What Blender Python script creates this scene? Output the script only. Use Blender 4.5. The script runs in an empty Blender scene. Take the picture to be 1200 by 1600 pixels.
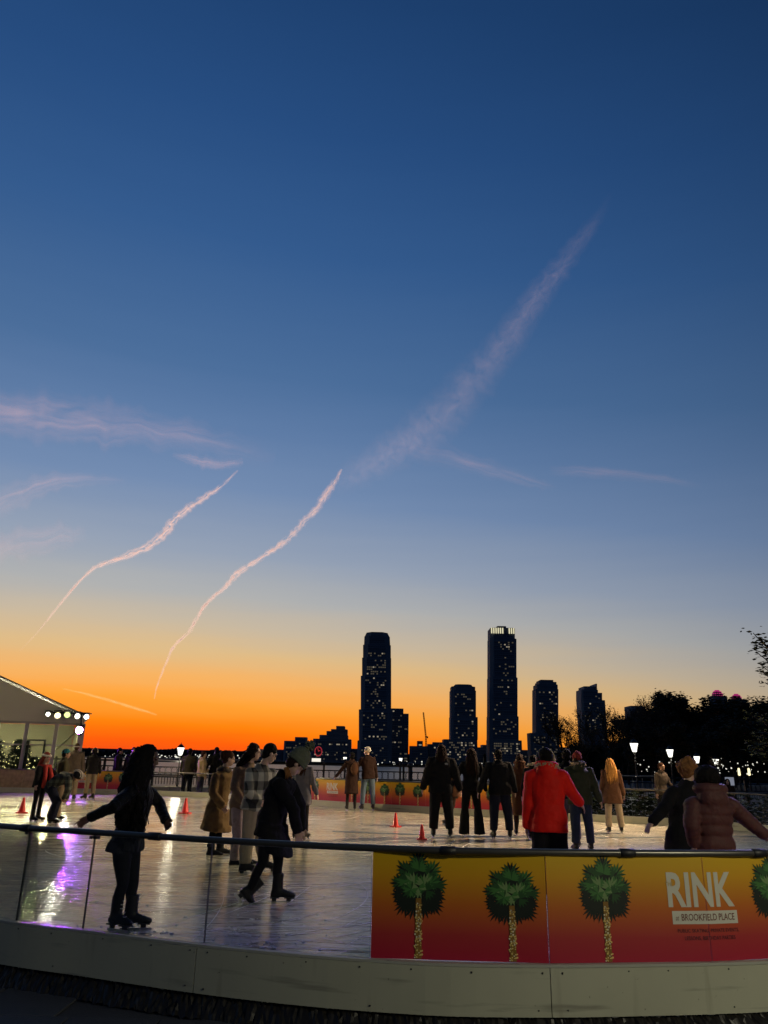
import bpy, bmesh, math, random
from mathutils import Vector, Matrix, noise as mnoise
R = math.radians
PI = math.pi
sc = bpy.context.scene
C = sc.collection

# ------------------------------------------------------------------ camera
F = 1155.0; PIT = math.atan(390 / 1155); ROLL = R(1.2); EYE = 1.40      # ice is z = 0
cam = bpy.data.cameras.new('camera'); camo = bpy.data.objects.new('camera', cam); C.objects.link(camo)
cam.sensor_fit = 'VERTICAL'; cam.sensor_height = 36; cam.sensor_width = 27
cam.lens = 36 * F / 1600; cam.clip_start = 0.05; cam.clip_end = 200000
camo.matrix_world = Matrix.Translation((0, 0, EYE)) @ Matrix.Rotation(PI / 2 + PIT, 4, 'X') @ Matrix.Rotation(ROLL, 4, 'Z')
sc.camera = camo
sc.render.resolution_x = 768; sc.render.resolution_y = 1024

def hexl(h):
    out = []
    for i in (0, 2, 4):
        c = int(h[i:i + 2], 16) / 255
        out.append(c / 12.92 if c <= 0.04045 else ((c + 0.055) / 1.055) ** 2.4)
    return tuple(out)

# ------------------------------------------------------------------ dusk sky
SUN_AZ = R(-20)
w = bpy.data.worlds.new('World'); sc.world = w; w.use_nodes = True
nt = w.node_tree; N = nt.nodes; L = nt.links; N.clear()
def nd(t, **k):
    n = N.new(t)
    for a, b in k.items(): setattr(n, a, b)
    return n
def mth(op, a, b=None):
    n = nd('ShaderNodeMath', operation=op)
    for i, v in enumerate((a, b)):
        if v is None: continue
        if isinstance(v, (int, float)): n.inputs[i].default_value = v
        else: L.new(v, n.inputs[i])
    return n.outputs[0]
tc = nd('ShaderNodeTexCoord'); sx = nd('ShaderNodeSeparateXYZ'); L.new(tc.outputs['Generated'], sx.inputs[0])
elev = mth('ARCSINE', mth('MINIMUM', mth('MAXIMUM', sx.outputs[2], -1.0), 1.0))
az = mth('ARCTAN2', sx.outputs[0], sx.outputs[1])
dazc = mth('COSINE', mth('SUBTRACT', az, SUN_AZ))                      # 1 towards the sunset, -1 away
away = mth('MULTIPLY', mth('SUBTRACT', 1.0, dazc), 0.5)               # 0..1
# thin streaky cloud shifts the bands a little
mp = nd('ShaderNodeMapping'); mp.inputs['Scale'].default_value = (2.2, 2.2, 26); L.new(tc.outputs['Generated'], mp.inputs[0])
nz = nd('ShaderNodeTexNoise'); nz.inputs['Scale'].default_value = 1.6; nz.inputs['Detail'].default_value = 5; L.new(mp.outputs[0], nz.inputs[0])
wob = mth('MULTIPLY', mth('SUBTRACT', nz.outputs[0], 0.5), 0.022)
e2 = mth('ADD', mth('ADD', elev, wob), mth('MULTIPLY', away, 0.48))
deg = mth('DIVIDE', e2, PI / 2)
def ramp(stops):
    r = nd('ShaderNodeValToRGB'); el = r.color_ramp.elements
    while len(el) > 1: el.remove(el[0])
    for i, (p, c) in enumerate(stops):
        e = el[0] if i == 0 else el.new(p / 90)
        e.position = p / 90; e.color = (*hexl(c), 1)
    return r
glow = ramp([(0, 'e8431c'), (1.0, 'fb5c0c'), (2.4, 'ff820c'), (4.0, 'fda136'), (5.6, 'f2b062'), (7.6, 'dcb985'), (9.6, 'c6b69e'), (12, 'adaeae'),
             (15, '939fb2'), (20, '7189ad'), (24.5, '5d7aa3'), (29, '4a6c98'), (38, '33598b'), (46, '264b7d'), (54, '1d3f6d'), (75, '122c52'), (90, '0e2244')])
L.new(deg, glow.inputs[0])
east = ramp([(0, '1c2333'), (8, '272c42'), (16, '26344f'), (30, '213a5c'), (54, '18335a'), (90, '0e2244')])
L.new(mth('DIVIDE', elev, PI / 2), east.inputs[0])
mixs = nd('ShaderNodeMix', data_type='RGBA')
sm = nd('ShaderNodeMapRange', interpolation_type='SMOOTHSTEP'); L.new(away, sm.inputs[0])
sm.inputs[1].default_value = 0.10; sm.inputs[2].default_value = 0.75
L.new(sm.outputs[0], mixs.inputs[0]); L.new(glow.outputs[0], mixs.inputs[6]); L.new(east.outputs[0], mixs.inputs[7])
bg = nd('ShaderNodeBackground'); L.new(mth('MAXIMUM', mth('SUBTRACT', 1.05, mth('MULTIPLY', away, 1.45)), 0.6), bg.inputs[1]); L.new(mixs.outputs[2], bg.inputs[0])
L.new(bg.outputs[0], nd('ShaderNodeOutputWorld').inputs[0])

# the sun is just under the horizon: it reaches the high contrails only
sun = bpy.data.lights.new('sun', 'SUN'); sun.energy = 5.0; sun.angle = R(0.5); sun.color = (1, 0.80, 0.68)
suno = bpy.data.objects.new('sun', sun); C.objects.link(suno)
sd = Vector((math.sin(SUN_AZ) * math.cos(R(-0.8)), math.cos(SUN_AZ) * math.cos(R(-0.8)), math.sin(R(-0.8))))
suno.rotation_euler = (-sd).to_track_quat('-Z', 'Y').to_euler()

sc.view_settings.view_transform = 'Standard'; sc.view_settings.look = 'None'
sc.view_settings.exposure = 0; sc.view_settings.gamma = 1; sc.view_settings.use_curve_mapping = False
sc.render.engine = 'CYCLES'; sc.cycles.use_denoising = True
sc.cycles.max_bounces = 8; sc.cycles.transparent_max_bounces = 16; sc.cycles.sample_clamp_indirect = 4

# ------------------------------------------------------------------ helpers
def ray(px, py):
    u = px - 600; v = 800 - py; c, s = math.cos(ROLL), math.sin(ROLL)
    u, v = u * c - v * s, u * s + v * c
    return u, F * math.cos(PIT) - v * math.sin(PIT), v * math.cos(PIT) + F * math.sin(PIT)
def at(px, py, Y):
    x, y, z = ray(px, py); t = Y / y
    return Vector((x * t, Y, EYE + z * t))
def ice_at(px, py, z=0.0):
    x, y, zz = ray(px, py); t = (z - EYE) / zz
    return Vector((x * t, y * t, z))
def direction(px, py): return Vector(ray(px, py)).normalized()

def empty(name, loc, label=None, cat=None, group=None, rz=0):
    o = bpy.data.objects.new(name, None); C.objects.link(o); o.location = loc; o.rotation_euler.z = rz; o.empty_display_size = 0.2
    return tag(o, label, cat, group)
def tag(o, label=None, cat=None, group=None, kind=None):
    if label: o['label'] = label
    if cat: o['category'] = cat
    if group: o['group'] = group
    if kind: o['kind'] = kind
    return o
def mesh_obj(name, me, parent=None, loc=None):
    o = bpy.data.objects.new(name, me); C.objects.link(o)
    if parent: o.parent = parent
    if loc is not None: o.location = loc
    return o
def obj(name, bm, m, parent=None, smooth=False, loc=None):
    me = bpy.data.meshes.new(name); bm.normal_update(); bm.to_mesh(me); bm.free()
    for x in (m if isinstance(m, (list, tuple)) else [m]): me.materials.append(x)
    if smooth:
        for p in me.polygons: p.use_smooth = True
    return mesh_obj(name, me, parent, loc)
def copy_tree(o, parent=None):
    c = o.copy(); C.objects.link(c); c.parent = parent
    for ch in list(o.children): copy_tree(ch, c)
    return c

def frame_from(d, ref=Vector((0, 0, 1))):
    d = d.normalized()
    if abs(d.dot(ref)) > 0.97: ref = Vector((0, 1, 0))
    a = d.cross(ref).normalized(); b = a.cross(d).normalized()
    return a, b
def rings_mesh(bm, rings, cap=True, mi=0):
    vs = [[bm.verts.new(p) for p in r] for r in rings]
    n = len(rings[0]); fs = []
    for a, b in zip(vs, vs[1:]):
        for i in range(n):
            fs.append(bm.faces.new((a[i], a[(i + 1) % n], b[(i + 1) % n], b[i])))
    if cap:
        fs.append(bm.faces.new(vs[0][::-1])); fs.append(bm.faces.new(vs[-1]))
    for f in fs: f.material_index = mi
    return fs
def tube(bm, pts, rads, n=8, cap=True, rnd=False, mi=0):
    pts = [Vector(p) for p in pts]
    if isinstance(rads, (int, float)): rads = [rads] * len(pts)
    rads = list(rads)
    if rnd:
        d0 = (pts[0] - pts[1]).normalized(); d1 = (pts[-1] - pts[-2]).normalized()
        r0, r1 = rads[0], rads[-1]
        pts = [pts[0] + d0 * r0 * .8, pts[0] + d0 * r0 * .5] + pts + [pts[-1] + d1 * r1 * .5, pts[-1] + d1 * r1 * .8]
        rads = [r0 * .45, r0 * .84] + rads + [r1 * .84, r1 * .45]
    rings = []; pa = None
    for i, p in enumerate(pts):
        d = (pts[min(i + 1, len(pts) - 1)] - pts[max(i - 1, 0)])
        if d.length < 1e-9: d = Vector((0, 0, 1))
        d.normalize()
        if pa is None: a, b = frame_from(d)
        else:
            a = (pa - d * pa.dot(d)); a = a.normalized() if a.length > 1e-6 else frame_from(d)[0]
            b = d.cross(a)
        pa = a
        b = d.cross(a)
        rings.append([p + (a * math.cos(t) + b * math.sin(t)) * rads[i] for t in (2 * PI * k / n for k in range(n))])
    return rings_mesh(bm, rings, cap, mi)
def box(bm, lo, hi, mi=0, M=None):
    vs = []
    for x in (lo[0], hi[0]):
        for y in (lo[1], hi[1]):
            for z in (lo[2], hi[2]):
                v = Vector((x, y, z)); vs.append(bm.verts.new(M @ v if M else v))
    for q in ((0, 1, 3, 2), (4, 6, 7, 5), (0, 4, 5, 1), (2, 3, 7, 6), (0, 2, 6, 4), (1, 5, 7, 3)):
        f = bm.faces.new([vs[i] for i in q]); f.material_index = mi
def ellipsoid(bm, c, ax, ay, azv, n=12, m=8, mi=0):
    c = Vector(c)
    top = bm.verts.new(c + azv); bot = bm.verts.new(c - azv); rows = []
    for j in range(1, m):
        t = PI * j / m
        rows.append([bm.verts.new(c + azv * math.cos(t) + (ax * math.cos(2 * PI * i / n) + ay * math.sin(2 * PI * i / n)) * math.sin(t)) for i in range(n)])
    fs = []
    for i in range(n):
        k = (i + 1) % n
        fs.append(bm.faces.new((top, rows[0][i], rows[0][k]))); fs.append(bm.faces.new((bot, rows[-1][k], rows[-1][i])))
        for a, b in zip(rows, rows[1:]): fs.append(bm.faces.new((a[i], b[i], b[k], a[k])))
    for f in fs: f.material_index = mi
def ball(bm, c, r, n=10, m=7, mi=0):
    ellipsoid(bm, c, Vector((r, 0, 0)), Vector((0, r, 0)), Vector((0, 0, r)), n, m, mi)
def catmull(pts, per=8):
    P = [pts[0] * 2 - pts[1]] + list(pts) + [pts[-1] * 2 - pts[-2]]
    out = []
    for i in range(1, len(P) - 2):
        for k in range(per):
            t = k / per; a, b, c, d = P[i - 1:i + 3]
            out.append(.5 * ((2 * b) + (c - a) * t + (2 * a - 5 * b + 4 * c - d) * t * t + (3 * b - a - 3 * c + d) * t ** 3))
    out.append(P[-2].copy())
    return out
class Path:
    def __init__(s, pts):
        s.p = pts; s.d = [0]
        for a, b in zip(pts, pts[1:]): s.d.append(s.d[-1] + (b - a).length)
        s.L = s.d[-1]
    def at(s, q):
        q = max(0, min(s.L, q)); i = 0
        lo, hi = 0, len(s.d) - 1
        while hi - lo > 1:
            m = (lo + hi) // 2
            if s.d[m] <= q: lo = m
            else: hi = m
        t = (q - s.d[lo]) / max(1e-9, s.d[hi] - s.d[lo])
        return s.p[lo].lerp(s.p[hi], t)
    def tan(s, q): return (s.at(q + .05) - s.at(q - .05)).normalized()
    def sx(s, x):                                                       # arc length where the path reaches that x
        for i in range(len(s.p) - 1):
            a, b = s.p[i].x, s.p[i + 1].x
            if a <= x <= b and b > a: return s.d[i] + (s.d[i + 1] - s.d[i]) * (x - a) / (b - a)
        return 0

MATS = {}
def mat(name, col, rough=.6, metal=0, var=0, scale=6, bump=0, bscale=40, emit=None, es=0, spec=.5, coat=0, sheen=0):
    m = bpy.data.materials.new(name); m.use_nodes = True
    t = m.node_tree; b = t.nodes['Principled BSDF']
    if isinstance(col, str): col = hexl(col)
    b.inputs['Base Color'].default_value = (*col, 1); b.inputs['Roughness'].default_value = rough; b.inputs['Metallic'].default_value = metal
    b.inputs['Specular IOR Level'].default_value = spec; b.inputs['Coat Weight'].default_value = coat; b.inputs['Sheen Weight'].default_value = sheen
    if emit:
        b.inputs['Emission Color'].default_value = (*emit, 1); b.inputs['Emission Strength'].default_value = es
    if var or bump:
        tcn = t.nodes.new('ShaderNodeTexCoord')
    if var:
        n = t.nodes.new('ShaderNodeTexNoise'); n.inputs['Scale'].default_value = scale; n.inputs['Detail'].default_value = 6
        t.links.new(tcn.outputs['Object'], n.inputs[0])
        x = t.nodes.new('ShaderNodeMix'); x.data_type = 'RGBA'
        x.inputs[6].default_value = (*[c * (1 - var) for c in col], 1); x.inputs[7].default_value = (*[min(1, c * (1 + var)) for c in col], 1)
        t.links.new(n.outputs[0], x.inputs[0]); t.links.new(x.outputs[2], b.inputs['Base Color'])
    if bump:
        n = t.nodes.new('ShaderNodeTexNoise'); n.inputs['Scale'].default_value = bscale; n.inputs['Detail'].default_value = 5
        t.links.new(tcn.outputs['Object'], n.inputs[0])
        p = t.nodes.new('ShaderNodeBump'); p.inputs['Strength'].default_value = bump; p.inputs['Distance'].default_value = .02
        t.links.new(n.outputs[0], p.inputs['Height']); t.links.new(p.outputs[0], b.inputs['Normal'])
    MATS[name] = m
    return m
def emat(name, col, s):
    m = bpy.data.materials.new(name); m.use_nodes = True; t = m.node_tree; t.nodes.clear()
    e = t.nodes.new('ShaderNodeEmission'); e.inputs[0].default_value = (*col, 1); e.inputs[1].default_value = s
    t.links.new(e.outputs[0], t.nodes.new('ShaderNodeOutputMaterial').inputs[0])
    return m
def glass_mat(name, tint, refl=1.0):
    m = bpy.data.materials.new(name); m.use_nodes = True; t = m.node_tree; t.nodes.clear()
    tr = t.nodes.new('ShaderNodeBsdfTransparent'); tr.inputs[0].default_value = (*tint, 1)
    gl = t.nodes.new('ShaderNodeBsdfGlossy'); gl.inputs['Roughness'].default_value = .03
    fr = t.nodes.new('ShaderNodeFresnel'); fr.inputs[0].default_value = 1.45
    mu = t.nodes.new('ShaderNodeMath'); mu.operation = 'MULTIPLY'; mu.inputs[1].default_value = refl
    x = t.nodes.new('ShaderNodeMixShader')
    t.links.new(fr.outputs[0], mu.inputs[0]); t.links.new(mu.outputs[0], x.inputs[0]); t.links.new(tr.outputs[0], x.inputs[1]); t.links.new(gl.outputs[0], x.inputs[2])
    t.links.new(x.outputs[0], t.nodes.new('ShaderNodeOutputMaterial').inputs[0])
    return m

# ------------------------------------------------------------------ materials
def ice_material():
    m = bpy.data.materials.new('ice'); m.use_nodes = True; t = m.node_tree; b = t.nodes['Principled BSDF']
    def n(ty): return t.nodes.new(ty)
    tcn = n('ShaderNodeTexCoord')
    def noise(scale, sc3, det=4):
        mpn = n('ShaderNodeMapping'); mpn.inputs['Scale'].default_value = sc3; t.links.new(tcn.outputs['Object'], mpn.inputs[0])
        k = n('ShaderNodeTexNoise'); k.inputs['Scale'].default_value = scale; k.inputs['Detail'].default_value = det
        t.links.new(mpn.outputs[0], k.inputs[0]); return k.outputs[0]
    big = noise(.35, (1, 1, 1), 5); streak = noise(3.0, (.5, 4.5, 1), 6); fine = noise(26, (.45, 1.6, 1), 5); scr = noise(9, (.25, 7, 1), 3)
    # ground white with snow dust
    cr = n('ShaderNodeValToRGB'); cr.color_ramp.elements[0].position = .40; cr.color_ramp.elements[0].color = (.16, .155, .125, 1)
    cr.color_ramp.elements[1].position = .62; cr.color_ramp.elements[1].color = (.78, .72, .54, 1)
    ad = n('ShaderNodeMath'); ad.operation = 'MULTIPLY_ADD'; t.links.new(streak, ad.inputs[0]); ad.inputs[1].default_value = .6
    ml = n('ShaderNodeMath'); ml.operation = 'MULTIPLY'; t.links.new(fine, ml.inputs[0]); ml.inputs[1].default_value = .4; t.links.new(ml.outputs[0], ad.inputs[2])
    t.links.new(ad.outputs[0], cr.inputs[0]); t.links.new(cr.outputs[0], b.inputs['Base Color'])
    # wet patches are glossier
    rr = n('ShaderNodeMapRange'); t.links.new(big, rr.inputs[0]); rr.inputs[1].default_value = .36; rr.inputs[2].default_value = .62
    rr.inputs[3].default_value = .05; rr.inputs[4].default_value = .16
    rs = n('ShaderNodeMath'); rs.operation = 'MULTIPLY_ADD'; t.links.new(streak, rs.inputs[0]); rs.inputs[1].default_value = .12; t.links.new(rr.outputs[0], rs.inputs[2])
    t.links.new(rs.outputs[0], b.inputs['Roughness']); b.inputs['IOR'].default_value = 1.45
    sp = n('ShaderNodeMapRange'); t.links.new(ad.outputs[0], sp.inputs[0]); sp.inputs[1].default_value = .42; sp.inputs[2].default_value = .60; sp.inputs[3].default_value = .72; sp.inputs[4].default_value = .30
    t.links.new(sp.outputs[0], b.inputs['Specular IOR Level'])
    s1 = n('ShaderNodeMath'); s1.operation = 'MULTIPLY_ADD'; t.links.new(scr, s1.inputs[0]); s1.inputs[1].default_value = 1.0; t.links.new(fine, s1.inputs[2])
    s2 = n('ShaderNodeMath'); s2.operation = 'MULTIPLY_ADD'; t.links.new(streak, s2.inputs[0]); s2.inputs[1].default_value = 1.2; t.links.new(s1.outputs[0], s2.inputs[2])
    bp = n('ShaderNodeBump'); bp.inputs['Strength'].default_value = .30; bp.inputs['Distance'].default_value = .006
    t.links.new(s2.outputs[0], bp.inputs['Height']); t.links.new(bp.outputs[0], b.inputs['Normal'])
    return m
def water_material():
    m = bpy.data.materials.new('water'); m.use_nodes = True; t = m.node_tree; b = t.nodes['Principled BSDF']
    b.inputs['Base Color'].default_value = (.012, .018, .022, 1); b.inputs['Roughness'].default_value = .30; b.inputs['IOR'].default_value = 1.33
    tcn = t.nodes.new('ShaderNodeTexCoord')
    prev = None
    for scale, s3, st in ((1.0, (.05, .02, 1), 1.0), (1.0, (.4, .16, 1), .8)):
        mpn = t.nodes.new('ShaderNodeMapping'); mpn.inputs['Scale'].default_value = s3; t.links.new(tcn.outputs['Object'], mpn.inputs[0])
        k = t.nodes.new('ShaderNodeTexNoise'); k.inputs['Scale'].default_value = scale; k.inputs['Detail'].default_value = 5; t.links.new(mpn.outputs[0], k.inputs[0])
        bp = t.nodes.new('ShaderNodeBump'); bp.inputs['Strength'].default_value = st; bp.inputs['Distance'].default_value = 9 if prev is None else 1.2
        t.links.new(k.outputs[0], bp.inputs['Height'])
        if prev: t.links.new(prev.outputs[0], bp.inputs['Normal'])
        prev = bp
    t.links.new(prev.outputs[0], b.inputs['Normal'])
    return m
def print_material(name, stops, h):
    m = bpy.data.materials.new(name); m.use_nodes = True; t = m.node_tree; b = t.nodes['Principled BSDF']
    tcn = t.nodes.new('ShaderNodeTexCoord'); s = t.nodes.new('ShaderNodeSeparateXYZ'); t.links.new(tcn.outputs['Object'], s.inputs[0])
    d = t.nodes.new('ShaderNodeMath'); d.operation = 'DIVIDE'; d.inputs[1].default_value = h; t.links.new(s.outputs[2], d.inputs[0])
    r = t.nodes.new('ShaderNodeValToRGB'); el = r.color_ramp.elements
    while len(el) > 1: el.remove(el[0])
    for i, (p, c) in enumerate(stops):
        e = el[0] if i == 0 else el.new(p)
        e.position = p; e.color = (*c, 1)
    t.links.new(d.outputs[0], r.inputs[0]); t.links.new(r.outputs[0], b.inputs['Base Color'])
    b.inputs['Roughness'].default_value = .45
    return m
def check_material(name, dark, light, k):
    m = bpy.data.materials.new(name); m.use_nodes = True; t = m.node_tree; b = t.nodes['Principled BSDF']
    b.inputs['Roughness'].default_value = .9
    tcn = t.nodes.new('ShaderNodeTexCoord'); s = t.nodes.new('ShaderNodeSeparateXYZ'); t.links.new(tcn.outputs['Object'], s.inputs[0])
    def wv(src):
        a = t.nodes.new('ShaderNodeMath'); a.operation = 'MULTIPLY'; a.inputs[1].default_value = k; t.links.new(src, a.inputs[0])
        c = t.nodes.new('ShaderNodeMath'); c.operation = 'SINE'; t.links.new(a.outputs[0], c.inputs[0])
        g = t.nodes.new('ShaderNodeMapRange'); t.links.new(c.outputs[0], g.inputs[0]); g.inputs[1].default_value = -.15; g.inputs[2].default_value = .15
        return g.outputs[0]
    ad = t.nodes.new('ShaderNodeMath'); ad.operation = 'ADD'; t.links.new(s.outputs[0], ad.inputs[0]); t.links.new(s.outputs[1], ad.inputs[1])
    p = t.nodes.new('ShaderNodeMath'); p.operation = 'ADD'; t.links.new(wv(ad.outputs[0]), p.inputs[0]); t.links.new(wv(s.outputs[2]), p.inputs[1])
    h = t.nodes.new('ShaderNodeMath'); h.operation = 'MULTIPLY'; h.inputs[1].default_value = .5; t.links.new(p.outputs[0], h.inputs[0])
    q = t.nodes.new('ShaderNodeMath'); q.operation = 'POWER'; q.inputs[1].default_value = 1.6; t.links.new(h.outputs[0], q.inputs[0])
    x = t.nodes.new('ShaderNodeMix'); x.data_type = 'RGBA'; x.inputs[6].default_value = (*dark, 1); x.inputs[7].default_value = (*light, 1)
    t.links.new(q.outputs[0], x.inputs[0]); t.links.new(x.outputs[2], b.inputs['Base Color'])
    return m

M_ICE = ice_material(); M_WATER = water_material()
M_PLAZA = mat('plaza_stone', (.05, .052, .058), .55, var=.35, scale=3, bump=.3, bscale=60)
M_PAVER = mat('paver_stone', (.055, .058, .066), .5, var=.35, scale=5, bump=.3, bscale=70)
M_KICK = mat('kick_board_plastic', (.46, .46, .34), .42, var=.16, scale=1.6, bump=.06, bscale=5)
def scuffed(m):
    t = m.node_tree; b = t.nodes['Principled BSDF']; src = b.inputs['Base Color'].links[0].from_socket; tcn = t.nodes.new('ShaderNodeTexCoord'); prev = src
    for s3, lo, hi, dk in (((1.2, 1.2, 16), .60, .70, (.16, .15, .12, 1)), ((9, 9, 1.2), .62, .76, (.30, .28, .20, 1)), ((30, 30, 30), .70, .74, (.06, .055, .05, 1))):
        mp_ = t.nodes.new('ShaderNodeMapping'); mp_.inputs['Scale'].default_value = s3; t.links.new(tcn.outputs['Object'], mp_.inputs[0])
        k = t.nodes.new('ShaderNodeTexNoise'); k.inputs['Scale'].default_value = 1; k.inputs['Detail'].default_value = 7; t.links.new(mp_.outputs[0], k.inputs[0])
        g = t.nodes.new('ShaderNodeMapRange'); t.links.new(k.outputs[0], g.inputs[0]); g.inputs[1].default_value = lo; g.inputs[2].default_value = hi; g.inputs[4].default_value = .55
        x = t.nodes.new('ShaderNodeMix'); x.data_type = 'RGBA'; t.links.new(g.outputs[0], x.inputs[0]); t.links.new(prev, x.inputs[6]); x.inputs[7].default_value = dk; prev = x.outputs[2]
    t.links.new(prev, b.inputs['Base Color'])
scuffed(M_KICK)
M_CAP = mat('cap_plastic', (.40, .40, .34), .45)
M_STEEL = mat('rail_steel', (.11, .105, .09), .30, metal=.6, var=.12, scale=9)
M_BLACK = mat('black_rubber', (.012, .012, .013), .5)
M_SCREW = mat('screw_steel', (.03, .03, .03), .5)
M_GLASS = glass_mat('acrylic', (.90, .93, .90), .8)
M_GEDGE = mat('acrylic_edge', (.03, .035, .03), .3)
PANEL_H = .655
M_PRINT = print_material('sunset_print', [(0, (.40, .008, .035)), (.22, (.42, .03, .03)), (.5, (.55, .14, .012)), (.78, (.66, .33, .006)), (1, (.66, .42, .004))], PANEL_H)
M_BROWN = mat('floral_brown_print', (.34, .24, .13), .5, var=.75, scale=7)
M_BLACKCLOTH = mat('black_fabric', (.010, .010, .012), .9, var=.3, scale=30)
M_GREY = mat('dark_metal', (.05, .05, .055), .5)

# ------------------------------------------------------------------ water, ground, ice
GZ = -.25
bm = bmesh.new()
vs = [bm.verts.new((40000 * math.cos(2 * PI * i / 96), 40000 * math.sin(2 * PI * i / 96), 0)) for i in range(96)]
bm.faces.new(vs); tag(obj('water', bm, M_WATER, loc=(0, 0, -4.2)), kind='structure')

near = Path(catmull([Vector((x, y, 0)) for x, y in ((-15.6, 26.5), (-14.2, 21), (-11, 14.8), (-7.6, 10.2), (-4.6, 7.55), (-3.1, 6.60), (-2.05, 6.17), (-1.2, 5.84), (-.5, 5.63), (0, 5.53), (.5, 5.47), (1.15, 5.49), (1.84, 5.57), (2.3, 5.64), (2.8, 5.76), (4.1, 6.25), (6.2, 7.9), (8.4, 10.8), (9.9, 14.2))], 8))
far = Path(catmull([Vector((x, y, 0)) for x, y in ((-15.6, 30.0), (-14.3, 30.4), (-11, 30.75), (-8.6, 30.4), (-6, 29.3), (-4.0, 27.6), (-2.3, 26.1), (-.6, 24.65), (1.3, 23.4), (3.4, 22.2), (6.15, 21.1), (8.4, 19.6), (9.7, 17.4))], 8))
loop = [p.copy() for p in near.p] + [p.copy() for p in far.p[::-1]]

def poly(name, pts, z, m, bottom=None):
    bm = bmesh.new(); vs = [bm.verts.new((p[0], p[1], 0)) for p in pts]; f = bm.faces.new(vs)
    if bottom is not None:
        r = bmesh.ops.extrude_face_region(bm, geom=[f]); 
        for v in r['geom']:
            if isinstance(v, bmesh.types.BMVert): v.co.z = bottom - z
    bmesh.ops.triangulate(bm, faces=[f2 for f2 in bm.faces if len(f2.verts) > 4])
    bmesh.ops.recalc_face_normals(bm, faces=bm.faces)
    return tag(obj(name, bm, m, loc=(0, 0, z)), kind='structure')
ground = poly('ground', [(-90, -60), (140, -60), (140, 170), (24, 170), (19, 70), (12, 46), (6, 38), (-90, 39)], GZ, M_PLAZA, -5.5)
ice = poly('ice', loop, 0, M_ICE, -.2)
# big stone pavers on the plaza in front of the barrier, every one its own slab
rp = random.Random(4)
bm = bmesh.new(); box(bm, (-.294, -.294, 0), (.294, .294, .014)); bmesh.ops.bevel(bm, geom=[e for e in bm.edges], offset=.004, segments=1, affect='EDGES')
pv = bpy.data.meshes.new('paver'); bm.to_mesh(pv); bm.free(); pv.materials.append(M_PAVER)
for i in range(-8, 7):
    for j in range(5, 13):
        x, y = i * .6 + .1 * (j % 2), j * .6
        q = near.at(near.sx(min(x, 6)))
        if y < q.y - .22 and y > 2.6 and abs(x) < y * .62 + .6:
            o = mesh_obj('paver', pv, ground, (x, y, .001 + rp.uniform(0, .003))); o.rotation_euler = (rp.uniform(-.004, .004), rp.uniform(-.004, .004), 0)

# shavings of ice and two thin coloured strips across it
bm = bmesh.new(); rg = random.Random(9)
for _ in range(260):
    px, py = rg.choice([(rg.gauss(395, 45), rg.gauss(1458, 22)), (rg.uniform(60, 580), rg.uniform(1395, 1490)), (rg.gauss(225, 25), rg.gauss(1452, 8)), (rg.uniform(300, 900), rg.uniform(1290, 1400))])
    p = ice_at(px, py); q = near.at(near.sx(p.x))
    if p.y < q.y + .15: continue
    s = rg.uniform(.003, .010) * (1.8 if rg.random() < .07 else 1)
    ellipsoid(bm, p + Vector((0, 0, s * .2)), Vector((s * rg.uniform(.8, 2), s * .3, 0)), Vector((0, s, 0)), Vector((0, 0, s * .5)), 5, 3)
tag(obj('ice_shavings', bm, mat('shaved_ice', (.75, .76, .76), .6)), kind='stuff')

# thin arcs cut by the blades, full of snow
bm = bmesh.new(); rg = random.Random(19)
for _ in range(420):
    c = ice_at(rg.uniform(-40, 1240), rg.choice((rg.uniform(1262, 1330), rg.uniform(1330, 1490), rg.uniform(1330, 1490)))); L0 = rg.uniform(.5, 2.6); a = rg.gauss(0, .35) + rg.choice((0, 0, 0, .9)); cv = rg.gauss(0, .35); wd = rg.uniform(.003, .009) * (1.5 if c.y > 12 else 1); row = []
    if c.y > far.at(far.sx(c.x)).y - .6 or c.y < near.at(near.sx(c.x)).y + .4: continue
    p = c.copy()
    for i in range(9):
        d = Vector((math.cos(a), math.sin(a), 0)); nn = Vector((-d.y, d.x, 0)) * wd * math.sin(PI * (i + .3) / 8.6); row.append((bm.verts.new(p + nn + Vector((0, 0, .004))), bm.verts.new(p - nn + Vector((0, 0, .004))))); p = p + d * L0 / 8; a += cv / 8
    if min(q.co.y - near.at(near.sx(q.co.x)).y for r_ in row for q in r_) < .1:
        bmesh.ops.delete(bm, geom=[q for r_ in row for q in r_]); continue
    for u, v in zip(row, row[1:]): bm.faces.new((u[0], v[0], v[1], u[1]))
tag(obj('blade_marks', bm, mat('blade_mark_snow', (.82, .80, .74), .8, spec=.1)), kind='stuff')
for pts, wd, m_ in (([(-60, 1279), (60, 1272), (180, 1268), (330, 1267)], .07, mat('line_ochre', (.55, .45, .18), .4)), ([(520, 1299), (650, 1304), (800, 1308), (980, 1309), (1240, 1306)], .10, mat('line_grey_green', (.10, .12, .10), .4))):
    pp = Path(catmull([ice_at(a, b) for a, b in pts], 10)); bm = bmesh.new(); row = []
    for q in [pp.L * i / 60 for i in range(61)]:
        p = pp.at(q); t = pp.tan(q); nn = Vector((t.y, -t.x, 0)) * wd; row.append((bm.verts.new(p + nn + Vector((0, 0, .004))), bm.verts.new(p - nn + Vector((0, 0, .004)))))
    for a, b in zip(row, row[1:]): bm.faces.new((a[0], b[0], b[1], a[1]))
    tag(obj('ice_line', bm, m_), kind='structure')

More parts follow.
